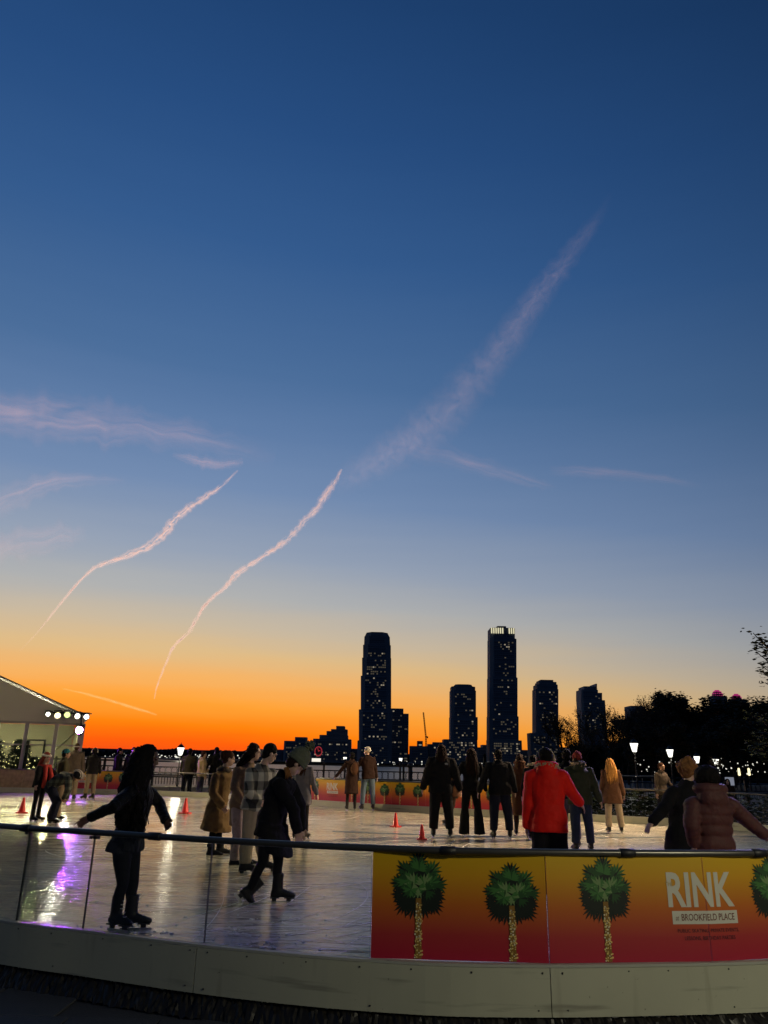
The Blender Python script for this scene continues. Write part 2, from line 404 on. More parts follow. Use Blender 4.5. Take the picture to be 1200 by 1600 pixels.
# ------------------------------------------------------------------ rink barrier
RAILZ = .86; PB = .17; KB = -.115
def strip(bm, path, s0, s1, off0, off1, z0, z1, step=.15):
    n = max(2, int((s1 - s0) / step)); rings = []
    for i in range(n + 1):
        q = s0 + (s1 - s0) * i / n; p = path.at(q); t = path.tan(q); nn = Vector((t.y, -t.x, 0))   # towards the camera
        a, b = p + nn * off0, p + nn * off1
        rings.append([Vector((a.x, a.y, z0)), Vector((b.x, b.y, z0)), Vector((b.x, b.y, z1)), Vector((a.x, a.y, z1))])
    rings_mesh(bm, rings)

def palm_mesh():
    rr = random.Random(21)
    bm = bmesh.new(); k = 0
    cx, cz = 0, .435
    def fan(hx, hz, ang, spread, ln, mi, nl):
        nonlocal k
        k += 1; y = -.0012 - k * .00012
        for i in range(nl):
            a = ang + spread * (i / (nl - 1) - .5); l = ln * (1 - .28 * abs(i / (nl - 1) - .5) * 2) * rr.uniform(.82, 1.08); wd = .016
            d = Vector((math.cos(a), 0, math.sin(a))); s = Vector((-d.z, 0, d.x)) * wd * .5
            b = Vector((hx, y - i * .000008, hz))
            v = [bm.verts.new(b - s * .3), bm.verts.new(b + d * l * .6 - s), bm.verts.new(b + d * l), bm.verts.new(b + d * l * .6 + s), bm.verts.new(b + s * .3)]
            f = bm.faces.new(v); f.material_index = mi if rr.random() < .6 else max(0, mi - 1)
    for (lx, lz, r, mi) in ((0, .45, .085, 0), (-.05, .40, .07, 0), (.05, .40, .07, 0), (0, .53, .05, 0)):
        k += 1; vv = [bm.verts.new((lx + r * (.92 + .08 * math.sin(9 * t)) * math.cos(t), -.0012 - k * .00012, lz + r * (.92 + .08 * math.cos(7 * t)) * math.sin(t))) for t in (2 * PI * q / 22 for q in range(22))]
        bm.faces.new(vv).material_index = mi
    # black skirt of dead fronds, green crown in lobes, pale fans in the middle
    for (lx, lz, ang, ln, mi) in ((-.085, .335, -2.3, .095, 0), (.085, .335, -.85, .095, 0), (-.03, .315, -1.75, .085, 0), (.035, .315, -1.35, .085, 0), (-.12, .38, -2.9, .075, 0), (.12, .38, -.25, .075, 0),
                                  (-.055, .36, -2, .10, 0), (.06, .36, -1.1, .10, 0), (-.125, .445, 2.9, .075, 1), (.125, .445, .2, .075, 1), (-.085, .525, 2.45, .085, 1), (.085, .525, .7, .085, 2), (-.05, .50, 2.2, .09, 1), (.05, .50, .9, .09, 1),
                                  (0, .575, 1.57, .085, 1), (0, .53, 1.57, .09, 2), (-.075, .46, 2.8, .09, 2), (.08, .455, .3, .09, 2), (-.03, .45, 2.2, .085, 3), (.035, .445, .9, .08, 3), (0, .42, -1.5, .07, 3), (-.05, .41, -2.6, .07, 2), (.055, .41, -.5, .07, 1)):
        fan(cx + lx, lz, ang + rr.uniform(-.1, .1), 4.4 if ln < .09 else 3.4, ln * rr.uniform(.92, 1.18), mi, 12)
    # trunk wound with lights
    v = [bm.verts.new(p) for p in ((-.021, -.0046, .005), (.021, -.0046, .005), (.018, -.0046, .36), (-.018, -.0046, .36))]
    bm.faces.new(v).material_index = 4
    for i in range(95):
        z = rr.uniform(.01, .33); x = rr.uniform(-.026, .026) * (1.1 - z); r = rr.uniform(.0034, .0066)
        vv = [bm.verts.new((x + r * math.cos(t), -.0053, z + r * math.sin(t))) for t in (PI / 3 * q for q in range(6))]
        bm.faces.new(vv).material_index = 5 if rr.random() < .75 else 6
    me = bpy.data.meshes.new('palm_print'); bm.normal_update(); bm.to_mesh(me); bm.free()
    for nme, c in (('palm_black', (.008, .014, .008)), ('palm_dark_green', (.020, .075, .018)), ('palm_green', (.05, .17, .035)), ('palm_pale_green', (.17, .27, .10)), ('palm_trunk', (.25, .13, .02)), ('palm_light', (.85, .62, .2)), ('palm_light_white', (.8, .75, .55))):
        me.materials.append(mat(nme, c, .5))
    return me
PALM = palm_mesh()
M_LOGO = mat('logo_white', (.62, .60, .50), .5); M_LOGOTXT = mat('logo_print_brown', (.16, .05, .03), .5); M_SMALLTXT = mat('small_print_maroon', (.10, .012, .02), .5)

def text_bm(s, h, wdt, x0, z0, bold=0, y=-.002, shear=0):
    cu = bpy.data.curves.new('txt', 'FONT'); cu.body = s; cu.size = 1; cu.offset = bold; cu.resolution_u = 3; cu.shear = shear
    o = bpy.data.objects.new('txt', cu); C.objects.link(o)
    dg = bpy.context.evaluated_depsgraph_get(); me = bpy.data.meshes.new_from_object(o.evaluated_get(dg))
    bm = bmesh.new(); bm.from_mesh(me); bpy.data.objects.remove(o); bpy.data.curves.remove(cu); bpy.data.meshes.remove(me)
    xs = [v.co.x for v in bm.verts]; ys = [v.co.y for v in bm.verts]; a, b, c, d = min(xs), max(xs), min(ys), max(ys)
    for v in bm.verts:
        v.co = Vector((x0 + (v.co.x - a) / (b - a) * wdt, y, z0 + (v.co.y - c) / (d - c) * h))
    return bm
def logo_meshes():
    # whole logo centred on x = 0, split at the seam between two panels
    bms = []
    bms.append((text_bm('RINK', .215, .50, -.275, .325, .028), 0))
    bms.append((text_bm('THE', .026, .058, -.287, .455, .004, -.0035), 1))
    b = bmesh.new()
    v = [b.verts.new(p) for p in ((-.255, -.0018, .222), (.235, -.0018, .222), (.235, -.0018, .302), (-.255, -.0018, .302))]; b.faces.new(v)
    bms.append((b, 0))
    bms.append((text_bm('at', .026, .024, -.232, .245, 0, -.0032, .3), 2)); bms.append((text_bm('BROOKFIELD PLACE', .042, .40, -.190, .243, .006, -.0032), 2))
    bms.append((text_bm('PUBLIC SKATING, PRIVATE EVENTS,', .026, .46, -.225, .168, .012), 3)); bms.append((text_bm('LESSONS, BIRTHDAY PARTIES', .028, .38, -.18, .122, .012), 3))
    ms = [M_LOGO, mat('the_print', (.52, .36, .10), .5), M_LOGOTXT, M_SMALLTXT]; out = []
    for side in (-1, 1):
        tot = bmesh.new()
        for b, mi in bms:
            c = b.copy()
            bmesh.ops.bisect_plane(c, geom=c.verts[:] + c.edges[:] + c.faces[:], plane_co=(0, 0, 0), plane_no=(side, 0, 0), clear_inner=True)
            for f in c.faces: f.material_index = mi
            t = bpy.data.meshes.new('t'); c.to_mesh(t); c.free(); tot.from_mesh(t); bpy.data.meshes.remove(t)
        me = bpy.data.meshes.new('logo_print'); tot.to_mesh(me); tot.free()
        for x in ms: me.materials.append(x)
        out.append(me)
    for b, _ in bms: b.free()
    return out
LOGO = logo_meshes()

def panel_box(wd, m, name, em=None):
    bm = bmesh.new(); box(bm, (.004, 0, 0), (wd - .004, .012, PANEL_H))
    if em:
        for f in bm.faces:
            n = f.normal if f.normal.length else None
            f.normal_update()
            if abs(f.normal.y) < .5: f.material_index = 1
    me = bpy.data.meshes.new(name); bm.to_mesh(me); bm.free(); me.materials.append(m)
    if em: me.materials.append(em)
    return me
def place_panel(root, path, s0, s1, kind, palms=(), logo=None):
    a, b = path.at(s0), path.at(s1); u = (b - a); wd = u.length; ang = math.atan2(u.y, u.x)
    name = 'glass_panel' if kind == 'glass' else 'printed_panel'
    me = panel_box(wd, {'glass': M_GLASS, 'print': M_PRINT, 'brown': M_BROWN}[kind], name, M_GEDGE if kind == 'glass' else None)
    o = mesh_obj(name, me, root, (a.x, a.y, PB + .008)); o.rotation_euler.z = ang
    for x in palms:
        q = mesh_obj('palm_print', PALM, o, (x * wd, 0, 0)); q.scale.z = .92 if x > .6 else 1
    if logo == -1: mesh_obj('logo_print', LOGO[0], o, (wd, 0, 0))
    if logo == 1: mesh_obj('logo_print', LOGO[1], o, (0, 0, 0))
    return o

def run(root, path, seams, kinds, kick_seams, side):
    for (s0, s1), k in zip(zip(seams, seams[1:]), kinds): place_panel(root, path, s0, s1, *k)
    for a, b in zip(kick_seams, kick_seams[1:]):
        bm = bmesh.new(); strip(bm, path, a + .003, b - .003, -.016, .034, KB if side == 'near' else .002, PB - .012)
        o = obj('kick_board', bm, M_KICK, root)
        if side == 'near':
            bm = bmesh.new(); rr = random.Random(int(a * 100))
            for i in range(7):
                for z in ((PB - .035,) if i not in (0, 3, 6) else (PB - .035, KB + .035)):
                    q = a + .05 + (b - a - .1) * min(1, max(0, i / 6 + rr.uniform(-.04, .04))); p = path.at(q); t = path.tan(q); nn = Vector((t.y, -t.x, 0))
                    tube(bm, [p + nn * .033 + Vector((0, 0, z + rr.uniform(-.01, .01))), p + nn * .0365 + Vector((0, 0, z))], .0055, 8)
            obj('screw', bm, M_SCREW, o)['kind'] = 'stuff'
    bm = bmesh.new(); strip(bm, path, seams[0], seams[-1], -.02, .03, PB - .010, PB + .006); obj('ledge', bm, M_CAP, root)
    n = int((seams[-1] - seams[0]) / .12); pts = [path.at(seams[0] + (seams[-1] - seams[0]) * i / n) + Vector((0, 0, RAILZ - .022)) for i in range(n + 1)]
    bm = bmesh.new(); tube(bm, pts, .0225, 12); obj('rail', bm, M_STEEL, root, True)
def collar(root, path, s):
    p = path.at(s); t = path.tan(s); z = Vector((0, 0, RAILZ - .022)); bm = bmesh.new()
    tube(bm, [p - t * .055 + z, p - t * .05 + z, p + t * .05 + z, p + t * .055 + z], [.022, .0285, .0285, .022], 14); obj('rail_coupling', bm, M_BLACK, root, True)
def clip(root, path, s, side):
    p = path.at(s); t = path.tan(s); a = math.atan2(t.y, t.x); bm = bmesh.new()
    box(bm, (-.035 if side < 0 else .004, -.016, -.02), (-.004 if side < 0 else .035, .026, .0)); o = obj('panel_clip', bm, M_BLACK, root, loc=(p.x, p.y, RAILZ - .048)); o.rotation_euler.z = a

nb = empty('rink_barrier', near.at(near.sx(0)), 'curved rink barrier in front, clear panels left, big palm-printed panels right', 'barrier')
nb.location = (0, 0, 0)
xs = [-2.78, -2.18, -1.19, -.03, 1.14, 2.26]
ss = [near.sx(x) for x in xs]
left = [ss[0]]
while left[-1] > 1.3: left.append(left[-1] - 1.17)
right = [ss[-1]]
while right[-1] < near.L - 1.2: right.append(right[-1] + 1.17)
seams = left[::-1] + ss[1:] + right[1:]
kinds = [('glass',)] * (len(left) - 1 + 3) + [('print', (.27, .80)), ('print', (.36,), -1), ('print', (.47,), 1)] + [('print', (.27, .8))] * (len(right) - 2)
kx = [near.sx(-1.22), near.sx(1.13)]
ks = [kx[0]]
while ks[-1] > 2.5: ks.append(ks[-1] - 2.42)
ks2 = [kx[1]]
while ks2[-1] < near.L - 2.5: ks2.append(ks2[-1] + 2.42)
run(nb, near, seams, kinds, ks[::-1] + ks2, 'near')
for x in (-2.83, -1.66, .48, 1.72, 2.71): collar(nb, near, near.sx(x))
for x in xs[:3]: clip(nb, near, near.sx(x), -1)
clip(nb, near, near.sx(-2.18), 1)

fb = empty('rink_barrier', (0, 0, 0), 'far rink barrier across the ice with small-looking orange palm panels', 'barrier')
fs = [.05]
while fs[-1] < far.L - 1.2: fs.append(fs[-1] + 1.17)
fk = []
slogo = far.sx(-1.46); nl = min(range(len(fs)), key=lambda i: abs(fs[i] - slogo)); d = slogo - fs[nl]; fs = [max(0, q + d) for q in fs]
llogo = min(range(len(fs)), key=lambda i: abs(far.at(fs[i]).x + 11.2))
for i in range(len(fs) - 1):
    x = far.at((fs[i] + fs[i + 1]) / 2).x
    if x < -12.6: k = ('brown',)
    elif x < -9.4: k = ('print', (.25,), -1) if i == llogo - 1 else ('print', (.75,), 1) if i == llogo else ('print', (.25, .78))
    elif x < -5.3: k = ('glass',)
    elif x < 4.6: k = ('print', (.3,), -1) if i == nl - 1 else ('print', (.70,), 1) if i == nl else ('print', (.25, .78))
    else: k = ('glass',)
    fk.append(k)
run(fb, far, fs, fk, fs[::2] + ([fs[-1]] if len(fs) % 2 == 0 else []), 'far')

# crumpled clear sheeting tucked under the kick board
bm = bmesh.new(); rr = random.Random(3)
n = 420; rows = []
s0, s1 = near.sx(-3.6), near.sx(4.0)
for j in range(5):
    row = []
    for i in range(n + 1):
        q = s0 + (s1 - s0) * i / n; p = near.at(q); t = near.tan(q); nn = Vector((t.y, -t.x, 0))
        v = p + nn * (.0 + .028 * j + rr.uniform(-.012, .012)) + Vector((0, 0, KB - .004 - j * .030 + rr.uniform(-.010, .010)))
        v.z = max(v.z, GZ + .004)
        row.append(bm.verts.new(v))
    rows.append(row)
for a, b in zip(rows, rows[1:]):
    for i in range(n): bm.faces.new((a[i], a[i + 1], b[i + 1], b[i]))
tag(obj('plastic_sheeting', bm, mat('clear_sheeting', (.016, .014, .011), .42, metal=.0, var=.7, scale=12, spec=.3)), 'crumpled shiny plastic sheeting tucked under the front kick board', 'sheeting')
bm = bmesh.new(); strip(bm, near, near.sx(-14), near.sx(9), -.3, -.25, GZ + .002, -.205); tag(obj('rink_base', bm, M_BLACK), kind='structure')
# ------------------------------------------------------------------ far shore and skyline
M_TOWER = mat('tower_facade', (.22, .25, .28), .8, spec=.15, var=.2, scale=.05)
M_TOWERG = mat('tower_glass', (.12, .14, .165), .4, spec=.4)
M_BAND = mat('tower_spandrel', (.32, .35, .38), .7, spec=.2)
M_LOWRISE = mat('lowrise_facade', (.018, .018, .02), .7)
E_WIN = emat('lit_window', (1, .84, .6), .30); E_WINW = emat('lit_window_white', (.95, .93, .8), .9); E_DIM = emat('dim_window', (.85, .72, .5), .075)
E_RED = emat('red_neon', (1, .07, .10), .5); E_PINK = emat('pink_floodlit_dome', (.9, .06, .35), .5)
rs = random.Random(77)
WZ = -4.2

def lathe_sections(bm, secs, Y, dep):
    for (xl, xr, yt, yb, ch, tl, tr) in secs:
        z1 = at((xl + xr) / 2, yt, Y).z; z0 = WZ if yb is None else at((xl + xr) / 2, yb, Y).z
        yy = (yt if yb is None else yb)
        rings = []
        for z, a, b, y in ((z0, xl, xr, yy), (z1, xl + tl, xr - tr, yt)):
            xa, xb = at(a, y, Y).x, at(b, y, Y).x; c = (xb - xa) * ch
            y0, y1 = Y - dep / 2, Y + dep / 2; cy = min(c, dep * .3)
            rings.append([Vector(p) for p in ((xa + c, y0, z), (xb - c, y0, z), (xb, y0 + cy, z), (xb, y1 - cy, z), (xb - c, y1, z), (xa + c, y1, z), (xa, y1 - cy, z), (xa, y0 + cy, z))])
        rings_mesh(bm, rings)
def quad(bm, x0, x1, z0, z1, y, mi=0):
    box(bm, (x0, y - .25, z0), (x1, y, z1), mi)

def tower(name, label, secs, Y, dep, lit=.12, fp=4.0, wp=3.4, rowlit=(), group='towers across the river', cat='tower', extra=None):
    secs = [s if len(s) == 7 else (*s, .08, 0, 0) if len(s) == 4 else (*s[:5], 0, 0) for s in secs]
    xc = (secs[0][0] + secs[0][1]) / 2
    base = at(xc, 1185, Y); root = empty(name, (base.x, Y, WZ), label, cat, group)
    off = Vector((base.x, Y, WZ))
    bm = bmesh.new(); lathe_sections(bm, secs, Y, dep); bmesh.ops.translate(bm, verts=bm.verts, vec=-off); obj('wall', bm, M_TOWER, root)
    bd, bl, be = bmesh.new(), bmesh.new(), bmesh.new()
    for (xl, xr, yt, yb, ch, tl, tr) in secs:
        z1 = at((xl + xr) / 2, yt, Y).z - 2.5; z0 = (WZ + 6 if yb is None else at((xl + xr) / 2, yb, Y).z + 1)
        nf = int((z1 - z0) / fp)
        for f in range(nf):
            z = z0 + f * fp; k = (f + .5) / max(1, nf)
            a, b = at(xl + tl * k, yt, Y).x, at(xr - tr * k, yt, Y).x; c = (b - a) * ch + .8
            nc = max(1, int((b - a - 2 * c) / wp)); pw = (b - a - 2 * c) / nc
            py = yt + (1 - k) * (((yb or 1185) - yt))
            pr = lit * rs.choice((.2, .4, 1, 1, 1.6, 2.2))
            for (ya, yb2, p2) in rowlit:
                if ya <= py <= yb2: pr = p2
            for i in range(nc):
                x0 = a + c + i * pw + pw * .12; x1 = a + c + (i + 1) * pw - pw * .12
                q = rs.random()
                tgt = bl if q < pr * .075 * (2.6 if pr > .2 else 1) else be if q < pr * 1.1 else bd
                quad(tgt, x0 - off.x, x1 - off.x, z + fp * .25 - off.z, z + fp * .8 - off.z, -dep / 2 - .02)
    bf = bmesh.new()
    for (xl, xr, yt, yb, ch, tl, tr) in secs:
        z1 = at((xl + xr) / 2, yt, Y).z - 2; z0 = (WZ + 6 if yb is None else at((xl + xr) / 2, yb, Y).z + 1); f = z0
        while f < z1:
            k = (f - z0) / (z1 - z0); a, b = at(xl + tl * k, yt, Y).x, at(xr - tr * k, yt, Y).x; c = (b - a) * ch
            box(bf, (a + c - off.x, -dep / 2 - .5, f - off.z), (b - c - off.x, -dep / 2 - .05, f + 1.0 - off.z)); f += fp * 2
    if len(bf.verts): tag(obj('floor_band', bf, M_BAND, root), kind='stuff')
    else: bf.free()
    for b, nme, m in ((bd, 'window', M_TOWERG), (bl, 'lit_window', E_WIN), (be, 'dim_window', E_DIM)):
        if len(b.verts): tag(obj(nme, b, m, root), kind='stuff')
        else: b.free()
    if extra: extra(root, off)
    return root

Y0 = 1400
tower('glass_tower', 'tall tower with rounded shoulders, leftmost of the two tallest across the river',
      [(559, 612, 1158, None, .10), (561, 612, 1110, 1158, .12), (564, 611, 1058, 1110, .14), (566, 611, 1030, 1058, .16), (567.5, 610.5, 1010, 1030, .18), (569, 609.5, 997, 1010, .2, .6, .6), (570, 608.5, 991, 997, .25, 3, 3)],
      Y0, 52, .13, rowlit=((1023, 1027, .5), (1044, 1056, .42), (1062, 1066, .2), (1074, 1078, .24), (1094, 1098, .22), (1107, 1110, .3), (997, 1021, .01), (1150, 1156, .25)))
def pier_lights(root, off):
    bm = bmesh.new()
    for i in range(14):
        x = at(580 + i * 2, 1188, Y0 - 40).x; box(bm, (x - off.x, -40, at(590, 1193, Y0 - 40).z - off.z), (x + 1.7 - off.x, -39, at(590, 1185.5, Y0 - 40).z - off.z))
    tag(obj('lit_storefront', bm, emat('storefront', (1, .86, .45), .55), root), kind='stuff')
tower('glass_block', 'dark twin slab tower close to the right of the rounded tower', [(611, 630, 1108, None), (630, 638, 1116, None)], Y0 + 60, 40, .16, extra=pier_lights)
tower('stepped_apartment_block', 'low stepped apartment block by the red neon clock left of the rounded tower',
      [(484, 549, 1166, None), (490, 549, 1155, 1166), (500, 544, 1149, 1155), (511, 543, 1143, 1149), (518, 543, 1140, 1143), (526, 539, 1135, 1140)], 1500, 40, .2, cat='building', group='lower buildings across the river')
tower('tower_block', 'mid-height tower with a curved top on a wide lit base right of the crane',
      [(692, 744, 1156, None), (703, 744.5, 1121, 1156), (703.5, 742, 1080, 1121, .12), (704.5, 741, 1074, 1080, .16), (708, 737, 1071, 1074, .2, 2, 2)], Y0, 44, .16, rowlit=((1156, 1180, .38), (1118, 1122, .2)))
def crown(root, off):
    bm = bmesh.new()
    for i in range(11):
        if i in (6, 7): continue
        xa = 764.5 + i * 3.4; a, b = at(xa, 990, Y0).x - off.x, at(xa + 1.8, 990, Y0).x - off.x
        box(bm, (a, -24.2, at(782, 993, Y0).z - off.z), (b, -23.2, at(782, 984.5, Y0).z - off.z))
    tag(obj('crown_light', bm, emat('crown_light', (1, .92, .6), .75), root), kind='stuff')
tower('slender_tower', 'tallest slender tower with a lit slotted crown, right of the curved-top tower',
      [(762, 812, 1157, None, .05), (762.5, 807.5, 1120, 1157, .08), (763, 806, 1060, 1120, .1), (763.5, 804.5, 1000, 1060, .12), (764, 802, 984, 1000, .12), (774, 788, 981.5, 984, .1)],
      Y0, 46, .09, rowlit=((1157, 1168, .6), (1120, 1150, .2), (985, 1000, 0)), extra=crown)
tower('stepped_tower', 'stepped dark tower beside the bare trees, right of the tallest tower',
      [(826, 870, 1146, None), (834.5, 869, 1078, 1146), (836, 868, 1071, 1078), (839, 866, 1067, 1071), (841, 861, 1064, 1067)], Y0, 42, .13, rowlit=((1079, 1083, .25), (1097, 1101, .35), (1146, 1160, .3)))
tower('notched_tower', 'far slanted-top tower rising behind the bare trees', [(904, 941, 1095, None), (904, 930, 1079, 1095), (908, 925, 1074, 1079), (928, 936, 1084, 1095), (926, 928, 1070, 1079)], Y0 + 150, 46, .1)
tower('office_block', 'small square block peeping out between the bare trees', [(980, 1000, 1104, None)], Y0 + 60, 40, .04, cat='building', group='lower buildings across the river')
for x, yb, s in ((1121, 1078, 11), (1151, 1084, 10)):
    def dome(root, off, x=x, yb=yb, s=s):
        p = at(x, yb + s * .9, Y0); rr_ = (at(x + s * .75, yb, Y0).x - at(x, yb, Y0).x)
        bm = bmesh.new()
        for k in range(9):
            for j in range(4):
                a = PI + PI * (k + .5) / 9; t = j / 3 * 1.2
                ball(bm, Vector((p.x + rr_ * math.cos(a) * math.cos(t) - off.x, rr_ * math.sin(a) * math.cos(t), p.z + rr_ * 1.1 * math.sin(t) - off.z)), 1.1, 6, 4)
        tag(obj('dome_light', bm, E_PINK, root), kind='stuff')
        bm = bmesh.new(); ellipsoid(bm, Vector((p.x - off.x, 0, p.z - off.z)), Vector((rr_, 0, 0)), Vector((0, rr_, 0)), Vector((0, 0, rr_ * 1.1)), 16, 10); obj('dome', bm, mat('dome_copper', (.05, .03, .04), .5), root, True)
    tower('domed_tower', ('left' if x < 1130 else 'right') + ' of two small towers with pink-lit domes above the dark trees', [(x - s, x + s, yb + s * .9, None)], Y0, 24, .05, extra=dome, group='pink domed towers')

# low roofs along the shore
lows = [(640, 668, 1166), (652, 660, 1158), (668, 692, 1163), (676, 690, 1160), (744, 762, 1168), (752, 760, 1164), (812, 828, 1172), (549, 560, 1170), (872, 905, 1168), (640, 700, 1174), (445, 486, 1158), (462, 480, 1152), (400, 446, 1171), (940, 985, 1165)]
for i, (a, b, t) in enumerate(lows):
    tower('lowrise_building', ['flat low block', 'small square-topped block', 'broad low block', 'narrow low block'][i % 4] + ' on the far shore ' + ['right of the crane foot', 'directly under the crane mast', 'left of the curved-top tower base', 'touching the curved-top tower base', 'between the two right-hand towers', 'left of the tallest tower foot', 'between the tallest and the stepped tower', 'left of the rounded tower foot', 'behind the red jacketed skater', 'left of the curved-top tower at the water', 'left of the red neon clock', 'behind the green bobble hat', 'left of the green bobble hat', 'behind the blonde skater'][i],
          [(a, b, t, None)], Y0 + 30 + 12 * i, 30, .12, group='lower buildings across the river', cat='building')
# crane
root = empty('tower_crane', at(664, 1185, 1430), 'thin tower crane with a raised jib between the towers across the river', 'crane'); o0 = root.location.copy()
bm = bmesh.new()
def lattice(bm, a, b, wd, n):
    a, b = a - o0, b - o0
    ax, _ = frame_from(b - a, Vector((0, 1, 0))); 
    for s in (-1, 1): tube(bm, [a + ax * wd * s, b + ax * wd * s * .8], .55, 4)
    for i in range(n):
        p, q = a.lerp(b, i / n), a.lerp(b, (i + 1) / n); s = 1 if i % 2 else -1
        tube(bm, [p + ax * wd * s, q - ax * wd * s], .35, 4)
lattice(bm, at(666, 1185, 1430), at(665.5, 1150, 1430), 1.3, 10); obj('mast', bm, M_GREY, root)
bm = bmesh.new(); lattice(bm, at(665.5, 1152, 1430), at(661.5, 1113, 1430), .9, 14); obj('jib', bm, M_GREY, root)
bm = bmesh.new(); a = at(667.5, 1152, 1430) - o0; box(bm, a - Vector((1.6, 1.5, 1.6)), a + Vector((1.6, 1.5, 1.6))); obj('cab', bm, M_GREY, root)
# red neon clock on the shore
ck = empty('neon_clock', at(497, 1184, 1380), 'round clock outlined in red neon on the far shore', 'clock'); o0 = ck.location.copy()
c0 = at(497.5, 1174, 1380) - o0; rad = at(503, 1174, 1380).x - at(497.5, 1174, 1380).x
bm = bmesh.new(); tube(bm, [c0 + Vector((rad * math.cos(t), 0, rad * 1.25 * math.sin(t))) for t in (2 * PI * k / 24 for k in range(25))], .45, 6); obj('neon_ring', bm, E_RED, ck)
bm = bmesh.new()
tube(bm, [c0, c0 + Vector((rad * .5, 0, rad * .3))], .4, 5); tube(bm, [c0, c0 + Vector((-rad * .2, 0, rad * .85))], .4, 5)
for k in range(12): t = 2 * PI * k / 12; ball(bm, c0 + Vector((rad * .8 * math.cos(t), -.3, rad * 1.0 * math.sin(t))), .35, 5, 4)
obj('clock_hand', bm, E_RED, ck)
bm = bmesh.new(); tube(bm, [c0 + Vector((0, 1, 0)), c0 + Vector((0, 2, 0))], rad, 20)
for s in (-1, 1): tube(bm, [c0 + Vector((s * rad * .5, 1.5, -rad)), Vector((s * rad * .6, 1.5, 0))], .6, 5)
obj('clock_frame', bm, M_GREY, ck)
bm = bmesh.new(); a, b = at(487, 1190, 1375), at(501, 1185, 1375); box(bm, (a.x, 1375, a.z), (b.x, 1380, b.z))
tag(obj('lit_pavilion', bm, emat('pavilion_light', (1, .93, .8), 1.0)), 'long white-lit pavilion at the water below the neon clock', 'pavilion')

# shore land, tree lines and lights
M_SHORE = mat('shore_earth', (.012, .012, .012), .9)
bm = bmesh.new()
rings = []
pts = [(-9000, 5200), (-3000, 3600), (-1400, 2700), (-620, 1900), (-330, 1450), (0, 1340), (350, 1335), (800, 1340), (2200, 1300)]
path = Path(catmull([Vector((x, y, 0)) for x, y in pts], 12))
for q in [path.L * i / 160 for i in range(161)]:
    p = path.at(q); rings.append([Vector((p.x, p.y, WZ - 1)), Vector((p.x, p.y, WZ + 2.5)), Vector((p.x * 1.02, p.y + 30, WZ + 3)), Vector((p.x * 1.6, p.y * 2.5 + 600, WZ + 3)), Vector((p.x * 1.6, p.y * 2.5 + 600, WZ - 1))])
rings_mesh(bm, rings); tag(obj('far_shore', bm, M_SHORE), kind='structure')
bm = bmesh.new(); rr = random.Random(5)
for i in range(1500):                                                   # far-off woods and roofs: one dark mass
    px = rr.uniform(120, 470) if i < 1000 else rr.uniform(-500, 140) if i < 1300 else rr.uniform(540, 1250)
    Yd = 2900 if px < 380 else 2100 if px < 470 else 1480
    Yd *= rr.uniform(.98, 1.1)
    hump = 1171 + 4 * mnoise.noise(Vector((px * .02, 3, 0))) + 2.0 * mnoise.noise(Vector((px * .11, 0, 0))) + (px - 250) * .012
    top = at(px, hump + rr.uniform(0, 5), Yd); r = Yd * rr.uniform(1.2, 3.2) / 1215
    ellipsoid(bm, Vector((top.x, Yd, top.z - r)), Vector((r * 1.3, 0, 0)), Vector((0, r, 0)), Vector((0, 0, r * rr.uniform(.8, 1.3))), 6, 4)
    b = at(px, 1184, Yd)
    box(bm, (top.x - r, Yd - 4, WZ), (top.x + r * rr.uniform(.5, 1), Yd + 4, top.z - r * .8))
tag(obj('far_woods', bm, M_SHORE), kind='stuff')
ridge = bmesh.new(); rings = []
for i in range(121):
    px = -900 + i * 26; zt = at(px, 1181 + 4 * mnoise.noise(Vector((px * .008, 7, 0))) - 3 + (px - 600) * .02, 6500)
    x = zt.x; rings.append([Vector((x, 6400, WZ)), Vector((x, 6500, max(5, zt.z))), Vector((x, 6900, max(5, zt.z))), Vector((x, 7200, WZ))])
rings_mesh(ridge, rings); tag(obj('hills', ridge, M_SHORE), kind='structure')
bm = bmesh.new(); rr = random.Random(15)
for i in range(210):
    u = rr.random()
    px = rr.uniform(140, 470) if u < .45 else rr.uniform(550, 830) if u < .8 else rr.uniform(880, 1200)
    Yd = (2700 if px < 380 else 1900) if px < 470 else 1330
    base = 1182 if px < 470 else 1189
    p = at(px, base + (px - 300) * .01 + rr.uniform(-4, 2.5), Yd); s = Yd / 1215 * rr.choice((.4, .4, .55, .55, .8, 1.1))
    ellipsoid(bm, p, Vector((s * rr.choice((1, 1, 2)), 0, 0)), Vector((0, s, 0)), Vector((0, 0, s)), 6, 4)
tag(obj('shore_lights', bm, E_WINW), kind='stuff')
# piles and sail masts standing in the river
for (px, yt, lab) in ((505, 1191, 'thin pole standing in the river left of the brown-coated couple'), (538, 1188, 'thin pole standing in the river behind the brown-coated couple'), (625, 1191, 'thin pole standing in the river between two palm prints'), (641, 1196, 'thicker pile standing in the river left of the big dark jacket')):
    p = at(px, 1225, 44); t = at(px, yt, 44); bm = bmesh.new(); r = .055 if px != 641 else .12
    tube(bm, [Vector((0, 0, -4.5 - p.z)), Vector((0, 0, t.z - p.z))], r, 8); ball(bm, Vector((0, 0, t.z - p.z)), r * 1.5, 8, 6)
    tag(obj('mooring_pole', bm, M_GREY, loc=(p.x, 44, p.z)), lab, 'pole', 'poles in the river')

